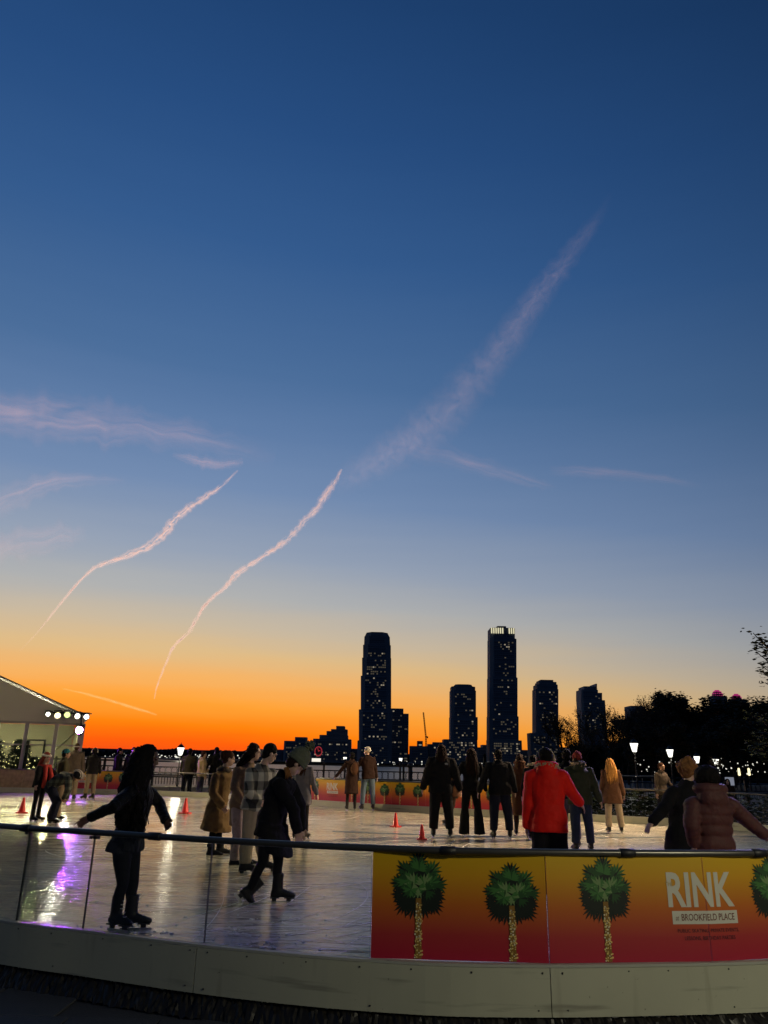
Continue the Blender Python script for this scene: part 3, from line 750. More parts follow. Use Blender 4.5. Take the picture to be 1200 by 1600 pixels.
# ------------------------------------------------------------------ esplanade railing
M_IRON = mat('black_iron', (.012, .012, .012), .5)
def railing(a, b, label):
    d = b - a; Ln = d.length; root = empty('esplanade_railing', a, label, 'railing', 'iron railing along the river', math.atan2(d.y, d.x))
    bm = bmesh.new()
    for z, r in ((1.12, .04), (.86, .025), (.50, .03), (.42, .03)): box(bm, (0, -r, z - r), (Ln, r, z + r))
    obj('rail', bm, M_IRON, root)
    n = int(Ln / .14); bm = bmesh.new()
    for i in range(n):
        x = (i + .5) * Ln / n; box(bm, (x - .014, -.014, .08), (x + .014, .014, .42))
        x = (i + .5) * Ln / n
        if i % 2: 
            for s in (-1, 1): tube(bm, [Vector((x + s * .05, 0, .53)), Vector((x - s * .03, 0, .68)), Vector((x + s * .05, 0, .84))], .014, 4)
    tag(obj('baluster', bm, M_IRON, root), kind='stuff')
    for i in range(int(Ln / 2.4) + 1):
        bm = bmesh.new(); x = i * 2.4; box(bm, (x - .05, -.05, 0), (x + .05, .05, 1.16)); ball(bm, Vector((x, 0, 1.2)), .06, 8, 6); obj('post', bm, M_IRON, root)
P_ = [Vector((-40, 38.2, GZ + .34)), Vector((-18, 37.9, GZ + .34)), Vector((6, 37.0, GZ + .34))]
bm = bmesh.new(); box(bm, (-40, 36.9, GZ), (6.2, 38.6, GZ + .338)); tag(obj('stone_kerb', bm, mat('kerb_stone', (.30, .27, .20), .7, var=.3, scale=2, bump=.3)), 'low pale stone kerb under the iron railing at the river', 'kerb')
railing(P_[0], P_[1], 'black iron railing on the stone kerb behind the tent'); railing(P_[1], P_[2], 'black iron railing on the stone kerb in front of the bright river')
railing(Vector((13, 42, GZ)), Vector((40, 46, GZ)), 'black iron railing along the right-hand promenade under the lanterns')

# planters / lit strip seen through the clear far panels
rr = random.Random(8)
M_HEDGE = mat('hedge_leaf', (.014, .02, .009), .9, var=.4, scale=20, spec=.05)
def leaf_quads(bm, c, rx, ry, rz, n, s, rr, shell=.5, mi=0):
    for _ in range(n):
        while True:
            v = Vector((rr.uniform(-1, 1), rr.uniform(-1, 1), rr.uniform(-1, 1)))
            if shell < v.length < 1: break
        p = c + Vector((v.x * rx, v.y * ry, v.z * rz)); a = Vector((rr.gauss(0, 1), rr.gauss(0, 1), rr.gauss(0, 1))).normalized(); b, _c = frame_from(a)
        k = s * rr.uniform(.6, 1.3)
        q = [bm.verts.new(p + b * k), bm.verts.new(p + a * k * .45), bm.verts.new(p - b * k), bm.verts.new(p - a * k * .45)]
        bm.faces.new(q).material_index = mi
bm = bmesh.new()
for i in range(60):
    q = far.sx(4.5) + (far.L - far.sx(4.5)) * i / 59; p = far.at(q); t = far.tan(q); nn = Vector((-t.y, t.x, 0))
    leaf_quads(bm, p + nn * 1.2 + Vector((0, 0, .28)), .5, .45, .52, 150, .07, rr, .2)
tag(obj('clipped_hedge', bm, M_HEDGE), 'low clipped hedge behind the clear far panels on the right', 'hedge')
# ------------------------------------------------------------------ tent with floodlights
TY = 33.0
M_TENT = mat('tent_fabric', (.36, .33, .28), .7, var=.06, scale=1.5); M_ALU = mat('tent_aluminium', (.42, .40, .36), .45, metal=.2)
M_TGLASS = glass_mat('tent_glazing', (.78, .80, .66), .9)
E_TENT = emat('tent_ceiling_lamp', (1, .95, .68), 260)
M_GABLE = bpy.data.materials.new('tent_gable_fabric'); M_GABLE.use_nodes = True; t_ = M_GABLE.node_tree
tr_ = t_.nodes.new('ShaderNodeBsdfTranslucent'); tr_.inputs[0].default_value = (.62, .57, .46, 1); mx_ = t_.nodes.new('ShaderNodeMixShader'); mx_.inputs[0].default_value = .45
t_.nodes['Principled BSDF'].inputs['Base Color'].default_value = (.72, .70, .64, 1); t_.links.new(t_.nodes['Principled BSDF'].outputs[0], mx_.inputs[1]); t_.links.new(tr_.outputs[0], mx_.inputs[2]); t_.links.new(mx_.outputs[0], t_.nodes['Material Output'].inputs[0])
cr_ = at(128, 1125, TY); er = at(138, 1117, TY); ex = cr_.x
tent = empty('party_tent', (ex - 6, TY, GZ), 'large pale frame tent with glazed end wall at the left edge of the rink', 'tent'); o0 = tent.location.copy()
def tl(px, py, Y=TY): return at(px, py, Y) - o0
ridge_ = tl(-75, 1019); eav = tl(135, 1119)
slope = (ridge_.z - eav.z) / (ridge_.x - eav.x)
WX = eav.x; EZ = eav.z; W = 13.0
def roofz(x): return EZ + (WX - x) * abs(slope) if x > WX - W / 2 else EZ + (x - (WX - W)) * abs(slope)
bm = bmesh.new(); prof = [(WX + .12, EZ - .02), (WX - W / 2, roofz(WX - W / 2)), (WX - W - .12, EZ - .02)]
rings = []
for y in (-.25, 12):
    rings.append([Vector((x, y, z)) for x, z in prof] + [Vector((x, y, z - .06)) for x, z in prof[::-1]])
rings_mesh(bm, rings); obj('roof', bm, M_TENT, tent)
HZ = tl(20, 1128).z                                                      # header over the glazing
bm = bmesh.new()
g = [Vector((WX - .1, 0, HZ)), Vector((WX - .1, 0, EZ - .1)), Vector((WX - W / 2, 0, roofz(WX - W / 2) - .12)), Vector((WX - W + .1, 0, EZ - .1)), Vector((WX - W + .1, 0, HZ))]
rings_mesh(bm, [g, [p + Vector((0, .05, 0)) for p in g]]); obj('gable', bm, M_GABLE, tent)
bm = bmesh.new(); box(bm, (WX - W, -.06, HZ - .09), (WX, .1, HZ)); obj('header_beam', bm, M_ALU, tent)
zb = 0
for x in [WX - .12] + [tl(p, 1165).x for p in (87, 45, 5)] + [WX - 5.4, WX - 7.4, WX - 9.4, WX - 11.4, WX - W + .1]:
    bm = bmesh.new(); wd = .12 if x > WX - .3 else .07; box(bm, (x - wd, -.08, 0), (x + wd, .09, HZ - .092)); obj('upright', bm, M_ALU, tent)
xs_ = sorted([WX - .12] + [tl(p, 1165).x for p in (87, 45, 5)] + [WX - 5.4, WX - 7.4, WX - 9.4, WX - 11.4, WX - W + .1])
for a, b in zip(xs_, xs_[1:]):
    bm = bmesh.new(); box(bm, (a + .08, 0, .05), (b - .08, .012, HZ - .1)); p = obj('glazing', bm, M_TGLASS, tent)
    bm = bmesh.new(); box(bm, (a + .08, -.03, HZ * .68), (b - .08, .04, HZ * .68 + .05)); obj('transom', bm, M_ALU, tent)
# side wall, back wall, brace, floor and ceiling lamps
bm = bmesh.new(); box(bm, (WX - .12, .1, 0), (WX - .06, 11.9, EZ - .1)); obj('side_wall', bm, M_TENT, tent)
bm = bmesh.new(); box(bm, (WX - W + .1, 11.8, 0), (WX - .13, 11.88, EZ)); obj('back_wall', bm, M_TENT, tent)
bm = bmesh.new(); tube(bm, [Vector((tl(88, 1165).x, .3, 1.75)), Vector((WX - .2, .3, HZ - .2))], .045, 8); obj('brace', bm, M_ALU, tent)
for x, y in ((WX - 2.2, 4), (WX - 5, 3), (WX - 8, 4), (WX - 3.5, 8)):
    bm = bmesh.new(); box(bm, (x - .5, y - .08, EZ + .10), (x + .5, y + .08, EZ + .16)); obj('ceiling_lamp', bm, E_TENT, tent)
piv = Vector((ex, TY, 0)); Rz = Matrix.Translation(piv) @ Matrix.Rotation(R(23), 4, 'Z') @ Matrix.Translation(-piv)
def turned(v): return Rz @ v
tent.location = Rz @ tent.location; tent.rotation_euler.z = R(23)
# christmas trees with fairy lights inside
M_FIR = mat('fir_green', (.012, .03, .014), .8); E_FAIRY = emat('fairy_light', (1, .85, .5), 3)
for i, (px, h, r) in enumerate(((27, 2.3, .95), (54, 1.6, .7), (-14, 2.3, .9))):
    p = at(px, 1200, TY - .1); root = empty('christmas_tree', (p.x, TY - .1, GZ), ['tall bushy', 'smaller', 'wide'][i] + ' Christmas tree dotted with fairy lights ' + ['behind the middle tent window', 'by the black frame in the tent window', 'behind the leftmost tent window'][i], 'Christmas tree', 'Christmas trees in the tent')
    bm = bmesh.new(); tube(bm, [Vector((0, 0, 0)), Vector((0, 0, h))], [.07, .01], 6); obj('trunk', bm, mat('fir_bark', (.05, .03, .02)), root)
    bm = bmesh.new(); bl = bmesh.new()
    for k in range(1600):
        z = rr.uniform(.25, 1) ; rad = r * (1 - .75 * z) * rr.uniform(.5, 1); a = rr.uniform(0, 2 * PI); c = Vector((rad * math.cos(a), rad * math.sin(a), .2 + z * (h - .25)))
        d = Vector((math.cos(a), math.sin(a), -.35)); s = d.cross(Vector((0, 0, 1))).normalized() * .05
        bm.faces.new([bm.verts.new(c - s), bm.verts.new(c + d * .2), bm.verts.new(c + s)])
        if k % 18 == 0: ball(bl, c + d * .16, .018, 5, 4)
    obj('branch', bm, M_FIR, root)['kind'] = 'stuff'; obj('fairy_light', bl, E_FAIRY, root)['kind'] = 'stuff'
bm = bmesh.new(); a, b = at(45, 1155, TY - 1), at(63, 1215, TY - 1)
for (x0, x1, z0, z1) in ((a.x, b.x, a.z - .06, a.z), (b.x - .06, b.x, b.z, a.z - .06), (a.x, a.x + .06, b.z, a.z - .06)): box(bm, (x0, TY - 1.05, max(z0, GZ)), (x1, TY - 1.0, z1))
tag(obj('black_door_frame', bm, M_BLACK), 'black square frame standing inside the tent window', 'frame')

# floodlights on the tent edge
def flood(px, py, col, strength, r, spot, label, aim, Y=TY - .9, size=75):
    p = at(px, py, Y); root = empty('floodlight', p, label, 'floodlight', 'floodlights on the tent eave')
    d = (aim - p).normalized(); a, b = frame_from(d)
    bm = bmesh.new(); tube(bm, [-d * .30, -d * .22, -d * .02], [r * .55, r, r * 1.02], 16); tube(bm, [-d * .021, d * .05], [r * 1.03, r * 1.12], 16, cap=False); obj('housing', bm, M_BLACK, root, True)
    bm = bmesh.new(); bm.faces.new([bm.verts.new(-d * .014 + (a * math.cos(t) + b * math.sin(t)) * r * .97) for t in (2 * PI * q / 20 for q in range(20))]); obj('lens', bm, emat('flood_lens', col, strength), root)
    bm = bmesh.new(); tube(bm, [a * r * 1.15 - d * .1, a * r * 1.15 + Vector((0, 0, r * 1.5)) - d * .1, -a * r * 1.15 + Vector((0, 0, r * 1.5)) - d * .1, -a * r * 1.15 - d * .1], .018, 6); tube(bm, [Vector((0, 0, r * 1.5)) - d * .1, Vector((0, .55, r * 1.5))], .02, 6); obj('yoke', bm, M_BLACK, root)
    if spot:
        l = bpy.data.lights.new('flood_beam', 'SPOT'); l.energy = spot; l.color = col; l.spot_size = R(size); l.spot_blend = .6; l.shadow_soft_size = .08
        lo = bpy.data.objects.new('flood_beam', l); C.objects.link(lo); lo.parent = root; lo.location = d * .05; lo.rotation_euler = d.to_track_quat('-Z', 'Y').to_euler()
AIM = Vector((-4, 14, .2))
flood(75, 1116, (1, .93, .8), 6, .085, 0, 'small white floodlight, leftmost on the tent eave', AIM)
flood(90, 1118, (1, .84, .46), 2.4, .125, 300, 'large warm white floodlight second from the left on the tent eave', Vector((-6, 16, 0)))
flood(105, 1117, (.80, 1, .32), 1.7, .12, 250, 'yellow-green floodlight in the middle of the tent eave row', Vector((-9, 18, 0)))
flood(121, 1119, (1, .9, .72), 2.4, .115, 250, 'warm white floodlight near the right end of the tent eave', Vector((-1, 17, 0)))
flood(135, 1120, (1, .95, .85), 6, .10, 0, 'white floodlight at the right tip of the tent eave', AIM)
flood(124, 1141, (.34, .05, 1), 3200, .125, 4500, 'purple floodlight hanging below the others on the tent corner', Vector((-4.5, 9.5, 0)), size=9)
bm = bmesh.new(); a, b = at(70, 1113, TY - .45), at(139, 1115, TY - .45); tube(bm, [a, b], .03, 8); tube(bm, [at(127, 1114, TY - .45), at(126, 1150, TY - .45)], .03, 8)
tag(obj('lighting_bar', bm, M_BLACK), 'black lighting bar carrying the floodlights on the tent eave', 'lighting bar')

# ------------------------------------------------------------------ lanterns
E_LAN = emat('lantern_glass', (1, .97, .86), 2.2)
def lantern_proto():
    root = empty('street_lantern', (0, 0, 0))
    bm = bmesh.new(); tube(bm, [Vector((0, 0, z)) for z in (0, .12, .2, .5, .6, 2.3, 2.4)], [.14, .14, .09, .075, .05, .04, .06], 10); obj('pole', bm, M_IRON, root, True)
    bm = bmesh.new(); tube(bm, [Vector((0, 0, z)) for z in (2.42, 2.5, 2.85, 2.92)], [.10, .15, .235, .25], 8); obj('lantern_glass', bm, E_LAN, root)
    bm = bmesh.new()
    for k in range(8):
        t = 2 * PI * k / 8; c, s = math.cos(t), math.sin(t); tube(bm, [Vector((.155 * c, .155 * s, 2.5)), Vector((.245 * c, .245 * s, 2.86))], .011, 4)
    obj('glazing_bar', bm, M_IRON, root)['kind'] = 'stuff'
    bm = bmesh.new(); tube(bm, [Vector((0, 0, z)) for z in (2.93, 2.95, 3.05, 3.12, 3.16, 3.26)], [.28, .27, .17, .12, .03, .015], 10); obj('lantern_cap', bm, M_IRON, root, True)
    bm = bmesh.new(); tube(bm, [Vector((0, 0, 2.38)), Vector((0, 0, 2.42))], .12, 8); obj('lantern_collar', bm, M_IRON, root)
    return root
lp = lantern_proto()
LAN = [(991, 1168, 47, 'nearest and largest lit lantern, right of the bare trees'), (1047, 1177, 54, 'lit lantern rising just left of the blond curly head'), (1089, 1187, 62, 'lit lantern between the blond curly head and the black hair'), (1119, 1191, 68, 'lit lantern just above the black-haired head in the pink puffer'), (1145, 1192, 75, 'lit lantern second from the right edge of the row'), (1162, 1195, 84, 'last lit lantern at the right end of the row'), (282, 1174, 37.4, 'lone lit lantern on the left by the river railing'), (539, 1186, 110, 'far lit lantern behind the brown-coated couple'), (626, 1187.5, 110, 'far lit lantern left of the big dark jacket'), (1127, 1197, 95, 'tiny lit lantern behind the black-haired head')]
lit = []
for i, (px, py, Y, lab) in enumerate(LAN):
    o = lp if i == 0 else copy_tree(lp)
    sk = .70 if px < 300 else 1; o.scale = (sk,) * 3; p = at(px, py, Y); o.location = (p.x, Y, p.z - 2.68 * sk); o['label'] = lab; o['category'] = 'street lantern'; o['group'] = 'lit lanterns along the promenade'
    if Y < 60: lit.append(o)
# a lantern of the same row on the plaza by the photographer lights the barrier from the right
def plaza_lamp(x, y, z, en, col):
    o = copy_tree(lp); o.location = (x, y, GZ); o['label'] = 'lit lantern on the plaza in front of the rink, outside the picture'; o['category'] = 'street lantern'; o['group'] = 'lit lanterns on the plaza'; o.scale = (1.15,) * 3
    l = bpy.data.lights.new('lantern_light', 'POINT'); l.energy = en; l.color = col; l.shadow_soft_size = .25
    lo = bpy.data.objects.new('lantern_light', l); C.objects.link(lo); lo.parent = o; lo.location = (0, 0, 3.4)
plaza_lamp(6.2, .3, 0, 680, (1, .93, .66))
for o in lit:
    l = bpy.data.lights.new('lantern_light', 'POINT'); l.energy = 120; l.color = (1, .9, .7); l.shadow_soft_size = .2
    lo = bpy.data.objects.new('lantern_light', l); C.objects.link(lo); lo.parent = o; lo.location = (0, 0, 2.25)
# floodlight masts at the right side of the rink
def light_mast(loc, label, lamps, h=4.6):
    root = empty('floodlight_mast', loc, label, 'light mast', 'floodlight masts beside the rink')
    bm = bmesh.new(); tube(bm, [Vector((0, 0, 0)), Vector((0, 0, h))], [.07, .05], 10); tube(bm, [Vector((0, -.8, h - .1)), Vector((0, .8, h - .1))], .03, 8); obj('mast', bm, M_BLACK, root)
    for dy, col, en, aim, sz in lamps:
        p = Vector((-.12, dy, h - .2)); d = (aim - root.location - p).normalized()
        bm = bmesh.new(); tube(bm, [p - d * .25, p - d * .2, p], [.07, .13, .14], 14); h_ = obj('lamp_housing', bm, M_BLACK, root, True)
        bm = bmesh.new(); tube(bm, [p + d * .003, p + d * .012], .13, 14); obj('lamp_lens', bm, emat('mast_lens', col, 12), h_)
        l = bpy.data.lights.new('mast_beam', 'SPOT'); l.energy = en; l.color = col; l.spot_size = R(sz); l.spot_blend = .7; l.shadow_soft_size = .1
        lo = bpy.data.objects.new('mast_beam', l); C.objects.link(lo); lo.parent = root; lo.location = p + d * .05; lo.rotation_euler = d.to_track_quat('-Z', 'Y').to_euler()
light_mast((12.3, 20.8, GZ), 'tall floodlight mast behind the right end of the rink, outside the picture', ((-.6, (.42, .32, 1), 9000, Vector((4.2, 11.2, 0)), 30), (.0, (1, .76, .46), 9000, Vector((-1, 19, 0)), 70), (.6, (1, .60, .42), 5000, Vector((3, 19, 0)), 50)), 9.2)
light_mast((-18.5, 27.5, GZ), 'tall floodlight mast beyond the left side of the rink, outside the picture', ((.0, (1, .78, .40), 19000, Vector((-5, 23, 0)), 70),), 9.2)
light_mast((11.8, 12.5, GZ), 'low floodlight mast beside the right side of the rink, outside the picture', ((.2, (1, .70, .36), 2300, Vector((-1, 25, .5)), 46),))

# ------------------------------------------------------------------ trees
M_BARK = mat('bark', (.035, .026, .02), .9, var=.3, scale=8)
M_LEAF = [mat('leaf_dark', (.035, .045, .018), .8), mat('leaf_brown', (.09, .05, .02), .8), mat('leaf_black_green', (.022, .03, .014), .8)]
def branches(rr, p, d, ln, r, depth, bm, tips, spread=.6, mn=.012):
    pts = [p]; rads = [r]; q = p; dd = d.copy()
    for i in range(4):
        dd = (dd + Vector((rr.gauss(0, .13), rr.gauss(0, .13), rr.gauss(.03, .10)))).normalized(); q = q + dd * ln / 4; pts.append(q); rads.append(max(mn, r * (1 - .11 * (i + 1))))
    tube(bm, pts, rads, 6 if r > .05 else 4, cap=False)
    if depth == 0: tips.append(q); tips.append(pts[2]); return
    for k in range(rr.choice((2, 3, 3))):
        t = rr.uniform(.45, 1); o = pts[0].lerp(pts[-1], t) if t < .98 else q
        i = min(3, int(t * 4)); o = pts[i].lerp(pts[i + 1], t * 4 - i if t < 1 else 1)
        nd_ = (dd + Vector((rr.gauss(0, spread), rr.gauss(0, spread), rr.gauss(.12, spread * .6)))).normalized()
        branches(rr, o, nd_, ln * rr.uniform(.6, .82), max(mn, r * .58), depth - 1, bm, tips, spread, mn)
    branches(rr, q, dd, ln * .75, max(mn, r * .65), depth - 1, bm, tips, spread, mn)
def tree_proto(name, seed, h, depth, nleaf, ls, cl, mats, r0=.2, spread=.55, mn=.015):
    rr = random.Random(seed); root = empty(name, (0, 0, 0)); bm = bmesh.new(); tips = []
    branches(rr, Vector((0, 0, 0)), Vector((0, 0, 1)), h * .33, r0, depth, bm, tips, spread, mn)
    obj('trunk', bm, M_BARK, root)
    bm = bmesh.new()
    per = max(1, nleaf // len(tips))
    for tp in tips:
        c = cl * rr.uniform(.6, 1.3); leaf_quads(bm, tp, c, c, c * .8, per, ls, rr, .1, rr.randrange(len(mats)))
    obj('crown', bm, mats, root)
    zs = max(t.z for t in tips) + cl * .5
    return root, zs
protos = [tree_proto('broadleaf_tree', 31 + i, 12, 4, 15000, .26, .95, M_LEAF, .24, .6, .03) for i in range(3)]
bare = [tree_proto('bare_tree', 51 + i, 9, 5, 900 + 900 * i, .13, .5, M_LEAF[:2], .16, .42, .018) for i in range(2)]
used = set()
def plant(proto, zs, px, py, Y, sx_, label, cat, group, rot):
    o = proto if proto not in used else copy_tree(proto)
    used.add(proto)
    t = at(px, py, Y); s = (t.z - GZ) / zs
    o.location = (t.x, Y, GZ); o.scale = (s * sx_, s * sx_, s); o.rotation_euler.z = rot; o['label'] = label; o['category'] = cat; o['group'] = group
    return o
rr = random.Random(2)
TREES = [(965, 1118, 92, .8, 'darker leafy tree between the bare trees and the tree mass'), (1008, 1098, 84, .9, 'leafy tree topped with twigs above the largest lantern'), (1040, 1088, 90, 1, 'tall dark tree above the second lantern'), (1070, 1080, 86, 1, 'tallest dark tree left of the pink domes'), (1102, 1086, 92, 1.05, 'dark tree just left of the first pink dome'), (1136, 1106, 84, 1, 'dark tree below the two pink domes'), (1168, 1100, 88, 1.05, 'dark tree below and right of the pink domes'), (1200, 1088, 84, 1.1, 'dark tree cut by the right edge of the picture'), (1240, 1080, 86, 1.1, 'dark tree beyond the right edge'),
         (1020, 1135, 74, 1.1, 'low rounded dark tree behind the second lantern'), (1060, 1128, 70, 1.15, 'low rounded dark tree above the blond curly head'), (1110, 1132, 72, 1.15, 'low rounded dark tree above the black-haired head'), (1155, 1130, 74, 1.2, 'low rounded dark tree above the last lanterns'), (1198, 1122, 70, 1.2, 'low dark tree at the right edge below the near twigs'),
         (925, 1160, 100, 1.1, 'low dark bush tree behind the green parka'), (960, 1155, 96, 1.2, 'low dark bush tree behind the blonde skater'), (890, 1166, 104, 1.1, 'low dark bush tree behind the red jacketed skater'), (990, 1150, 88, 1.1, 'low dark bush tree behind the largest lantern')]
for i, (px, py, Y, sx_, lab) in enumerate(TREES):
    pr, zs = protos[i % 3]; plant(pr, zs, px, py, Y, sx_, lab, 'tree', 'dark trees on the promenade', rr.uniform(0, 6))
for i, (px, py, Y, sx_, lab) in enumerate([(884, 1100, 72, .9, 'bare branched tree right of the stepped tower'), (945, 1096, 70, .9, 'bare tree with a few brown leaves left of the largest lantern'), (972, 1090, 76, 1, 'thin twiggy tree in front of the small square block'), (912, 1130, 66, .9, 'low bare tree in front of the slanted-top tower'), (1030, 1082, 80, .8, 'thin twiggy tree sticking out above the dark tree mass')]):
    pr, zs = bare[i % 2]; plant(pr, zs, px, py, Y, sx_, lab, 'tree', 'bare trees on the promenade', rr.uniform(0, 6))
# hedge line under the trees
bm = bmesh.new(); rr = random.Random(12)
for i in range(110):
    px = rr.uniform(872, 1260); Y = rr.uniform(100, 125); p = at(px, 1195, Y)
    leaf_quads(bm, Vector((p.x, Y, 1.6)), 2.4, 2, 2.6, 150, .38, rr, .2)
    box(bm, (p.x - 1.6, Y + .5, GZ), (p.x + 1.6, Y + 1.5, 2.6))
tag(obj('undergrowth', bm, M_LEAF[2]), kind='stuff')
# the near tree whose twigs reach into the top right corner
nt_, zs = tree_proto('leafy_tree', 91, 6.2, 4, 3000, .085, .26, [M_LEAF[0], M_LEAF[2]], .13, .62, .012)
t = at(1296, 1100, 21); nt_.location = (t.x, 21, GZ); nt_['label'] = 'nearer tree with loose dark leaves entering at the right edge of the picture'; nt_['category'] = 'tree'
zc = at(1200, 985, 21).z; nt_.scale = (1, 1, (zc - GZ) / zs)

# lights and small things under the trees
bm = bmesh.new(); rr = random.Random(41)
for _ in range(46):
    px, py = rr.uniform(985, 1198), rr.uniform(1183, 1216); p = at(px, py, 66); s = rr.choice((.03, .03, .04, .06))
    ball(bm, p, s, 6, 4)
for _ in range(10): ball(bm, at(rr.uniform(1120, 1198), rr.gauss(1200, 5), 64), rr.choice((.04, .05, .07)), 6, 4)
tag(obj('marina_lights', bm, E_WINW), kind='stuff')
for px, lab in ((1155.5, 'left of two tall glowing light columns under the trees'), (1171, 'right of two tall glowing light columns under the trees')):
    a, b = at(px, 1212, 62), at(px, 1200, 62); root = empty('light_column', (a.x, 62, GZ), lab, 'light column', 'light columns under the trees')
    bm = bmesh.new(); tube(bm, [Vector((0, 0, a.z - GZ)), Vector((0, 0, a.z - GZ + .05)), Vector((0, 0, b.z - GZ - .05)), Vector((0, 0, b.z - GZ))], [.05, .10, .08, .03], 10); obj('light_tube', bm, emat('column_light', (1, .88, .5), 1.6), root)
    bm = bmesh.new(); tube(bm, [Vector((0, 0, 0)), Vector((0, 0, a.z - GZ))], .08, 8); obj('column_base', bm, M_IRON, root)
a, b = at(1134, 1227, 40), at(1146, 1214.5, 40); root = empty('notice_board', ((a.x + b.x) / 2, 40, GZ), 'pale backlit notice board beside the black-haired head', 'notice board')
bm = bmesh.new(); box(bm, (-(b.x - a.x) / 2, -.02, a.z - GZ), ((b.x - a.x) / 2, .02, b.z - GZ)); obj('board', bm, emat('board_light', (.55, .6, .75), .32), root)
bm = bmesh.new()
for s in (-1, 1): tube(bm, [Vector((s * (b.x - a.x) / 2 + s * .03, 0, 0)), Vector((s * (b.x - a.x) / 2 + s * .03, 0, b.z - GZ + .05))], .03, 6)
obj('post', bm, M_IRON, root)
# pale handrails
for (p0, p1, lab) in ((at(972, 1212, 52), at(1034, 1213, 52), 'pale metal handrail behind the largest lantern'), ):
    bm = bmesh.new(); tube(bm, [p0, p1], .035, 8)
    for k in range(5): q = p0.lerp(p1, k / 4); tube(bm, [q, Vector((q.x, q.y, GZ))], .025, 6)
    tag(obj('handrail', bm, mat('pale_metal', (.2, .2, .19), .5)), lab, 'handrail')
# ------------------------------------------------------------------ contrails and thin cloud, lit by the sun from under the horizon
def vapour_material(name, col, thick, fine, stretch, thr, gain, edge=1.0):
    m = bpy.data.materials.new(name); m.use_nodes = True; t = m.node_tree; t.nodes.clear()
    def n(ty, **k):
        x = t.nodes.new(ty)
        for a, b in k.items(): setattr(x, a, b)
        return x
    def ma(op, a, b):
        x = n('ShaderNodeMath', operation=op)
        for i, v in enumerate((a, b)):
            if isinstance(v, (int, float)): x.inputs[i].default_value = v
            else: t.links.new(v, x.inputs[i])
        return x.outputs[0]
    uv = n('ShaderNodeAttribute', attribute_name='across'); s = n('ShaderNodeSeparateXYZ'); t.links.new(uv.outputs['Vector'], s.inputs[0])
    # x = along (km), y = across -1..1, z = density
    mpn = n('ShaderNodeMapping'); mpn.inputs['Scale'].default_value = (fine, stretch, 1); t.links.new(uv.outputs['Vector'], mpn.inputs[0])
    k = n('ShaderNodeTexNoise'); k.inputs['Scale'].default_value = 1; k.inputs['Detail'].default_value = 6; k.inputs['Distortion'].default_value = .8; t.links.new(mpn.outputs[0], k.inputs[0])
    ed = ma('POWER', ma('MAXIMUM', ma('SUBTRACT', 1.0, ma('ABSOLUTE', s.outputs[1], 0)), 0.0), edge)
    nn = ma('MULTIPLY', ma('MAXIMUM', ma('SUBTRACT', k.outputs[0], thr), 0.0), gain)
    al = ma('MINIMUM', ma('MULTIPLY', ma('MULTIPLY', ma('MAXIMUM', ed, 0.0), nn), ma('MULTIPLY', s.outputs[2], thick)), .95)
    tr = n('ShaderNodeBsdfTransparent'); tl_ = n('ShaderNodeBsdfTranslucent'); tl_.inputs[0].default_value = (*col, 1)
    df = n('ShaderNodeBsdfDiffuse'); df.inputs[0].default_value = (*col, 1); md = n('ShaderNodeMixShader'); md.inputs[0].default_value = .35
    t.links.new(tl_.outputs[0], md.inputs[1]); t.links.new(df.outputs[0], md.inputs[2])
    mx = n('ShaderNodeMixShader'); t.links.new(al, mx.inputs[0]); t.links.new(tr.outputs[0], mx.inputs[1]); t.links.new(md.outputs[0], mx.inputs[2])
    t.links.new(mx.outputs[0], n('ShaderNodeOutputMaterial').inputs[0])
    return m
V_TRAIL = vapour_material('contrail_vapour', (.95, .82, .76), .62, 3.0, 2.2, .33, 3.6, 1.3)  # pink of the low sun is put into the vapour colour
V_OLD = vapour_material('old_contrail_vapour', (.80, .75, .86), .095, 2.2, 2.2, .16, 1.8, 1.1)
V_GLOW = vapour_material('low_contrail_vapour', (1, .80, .34), .45, 3.2, 1.2, .26, 3.4, 1.3)  # warmer copy: yellow of the low sunset light is put into its colour
V_CIRRUS = vapour_material('cirrus_vapour', (.84, .70, .74), .14, .45, 2.6, .28, 2.6, 1.2)
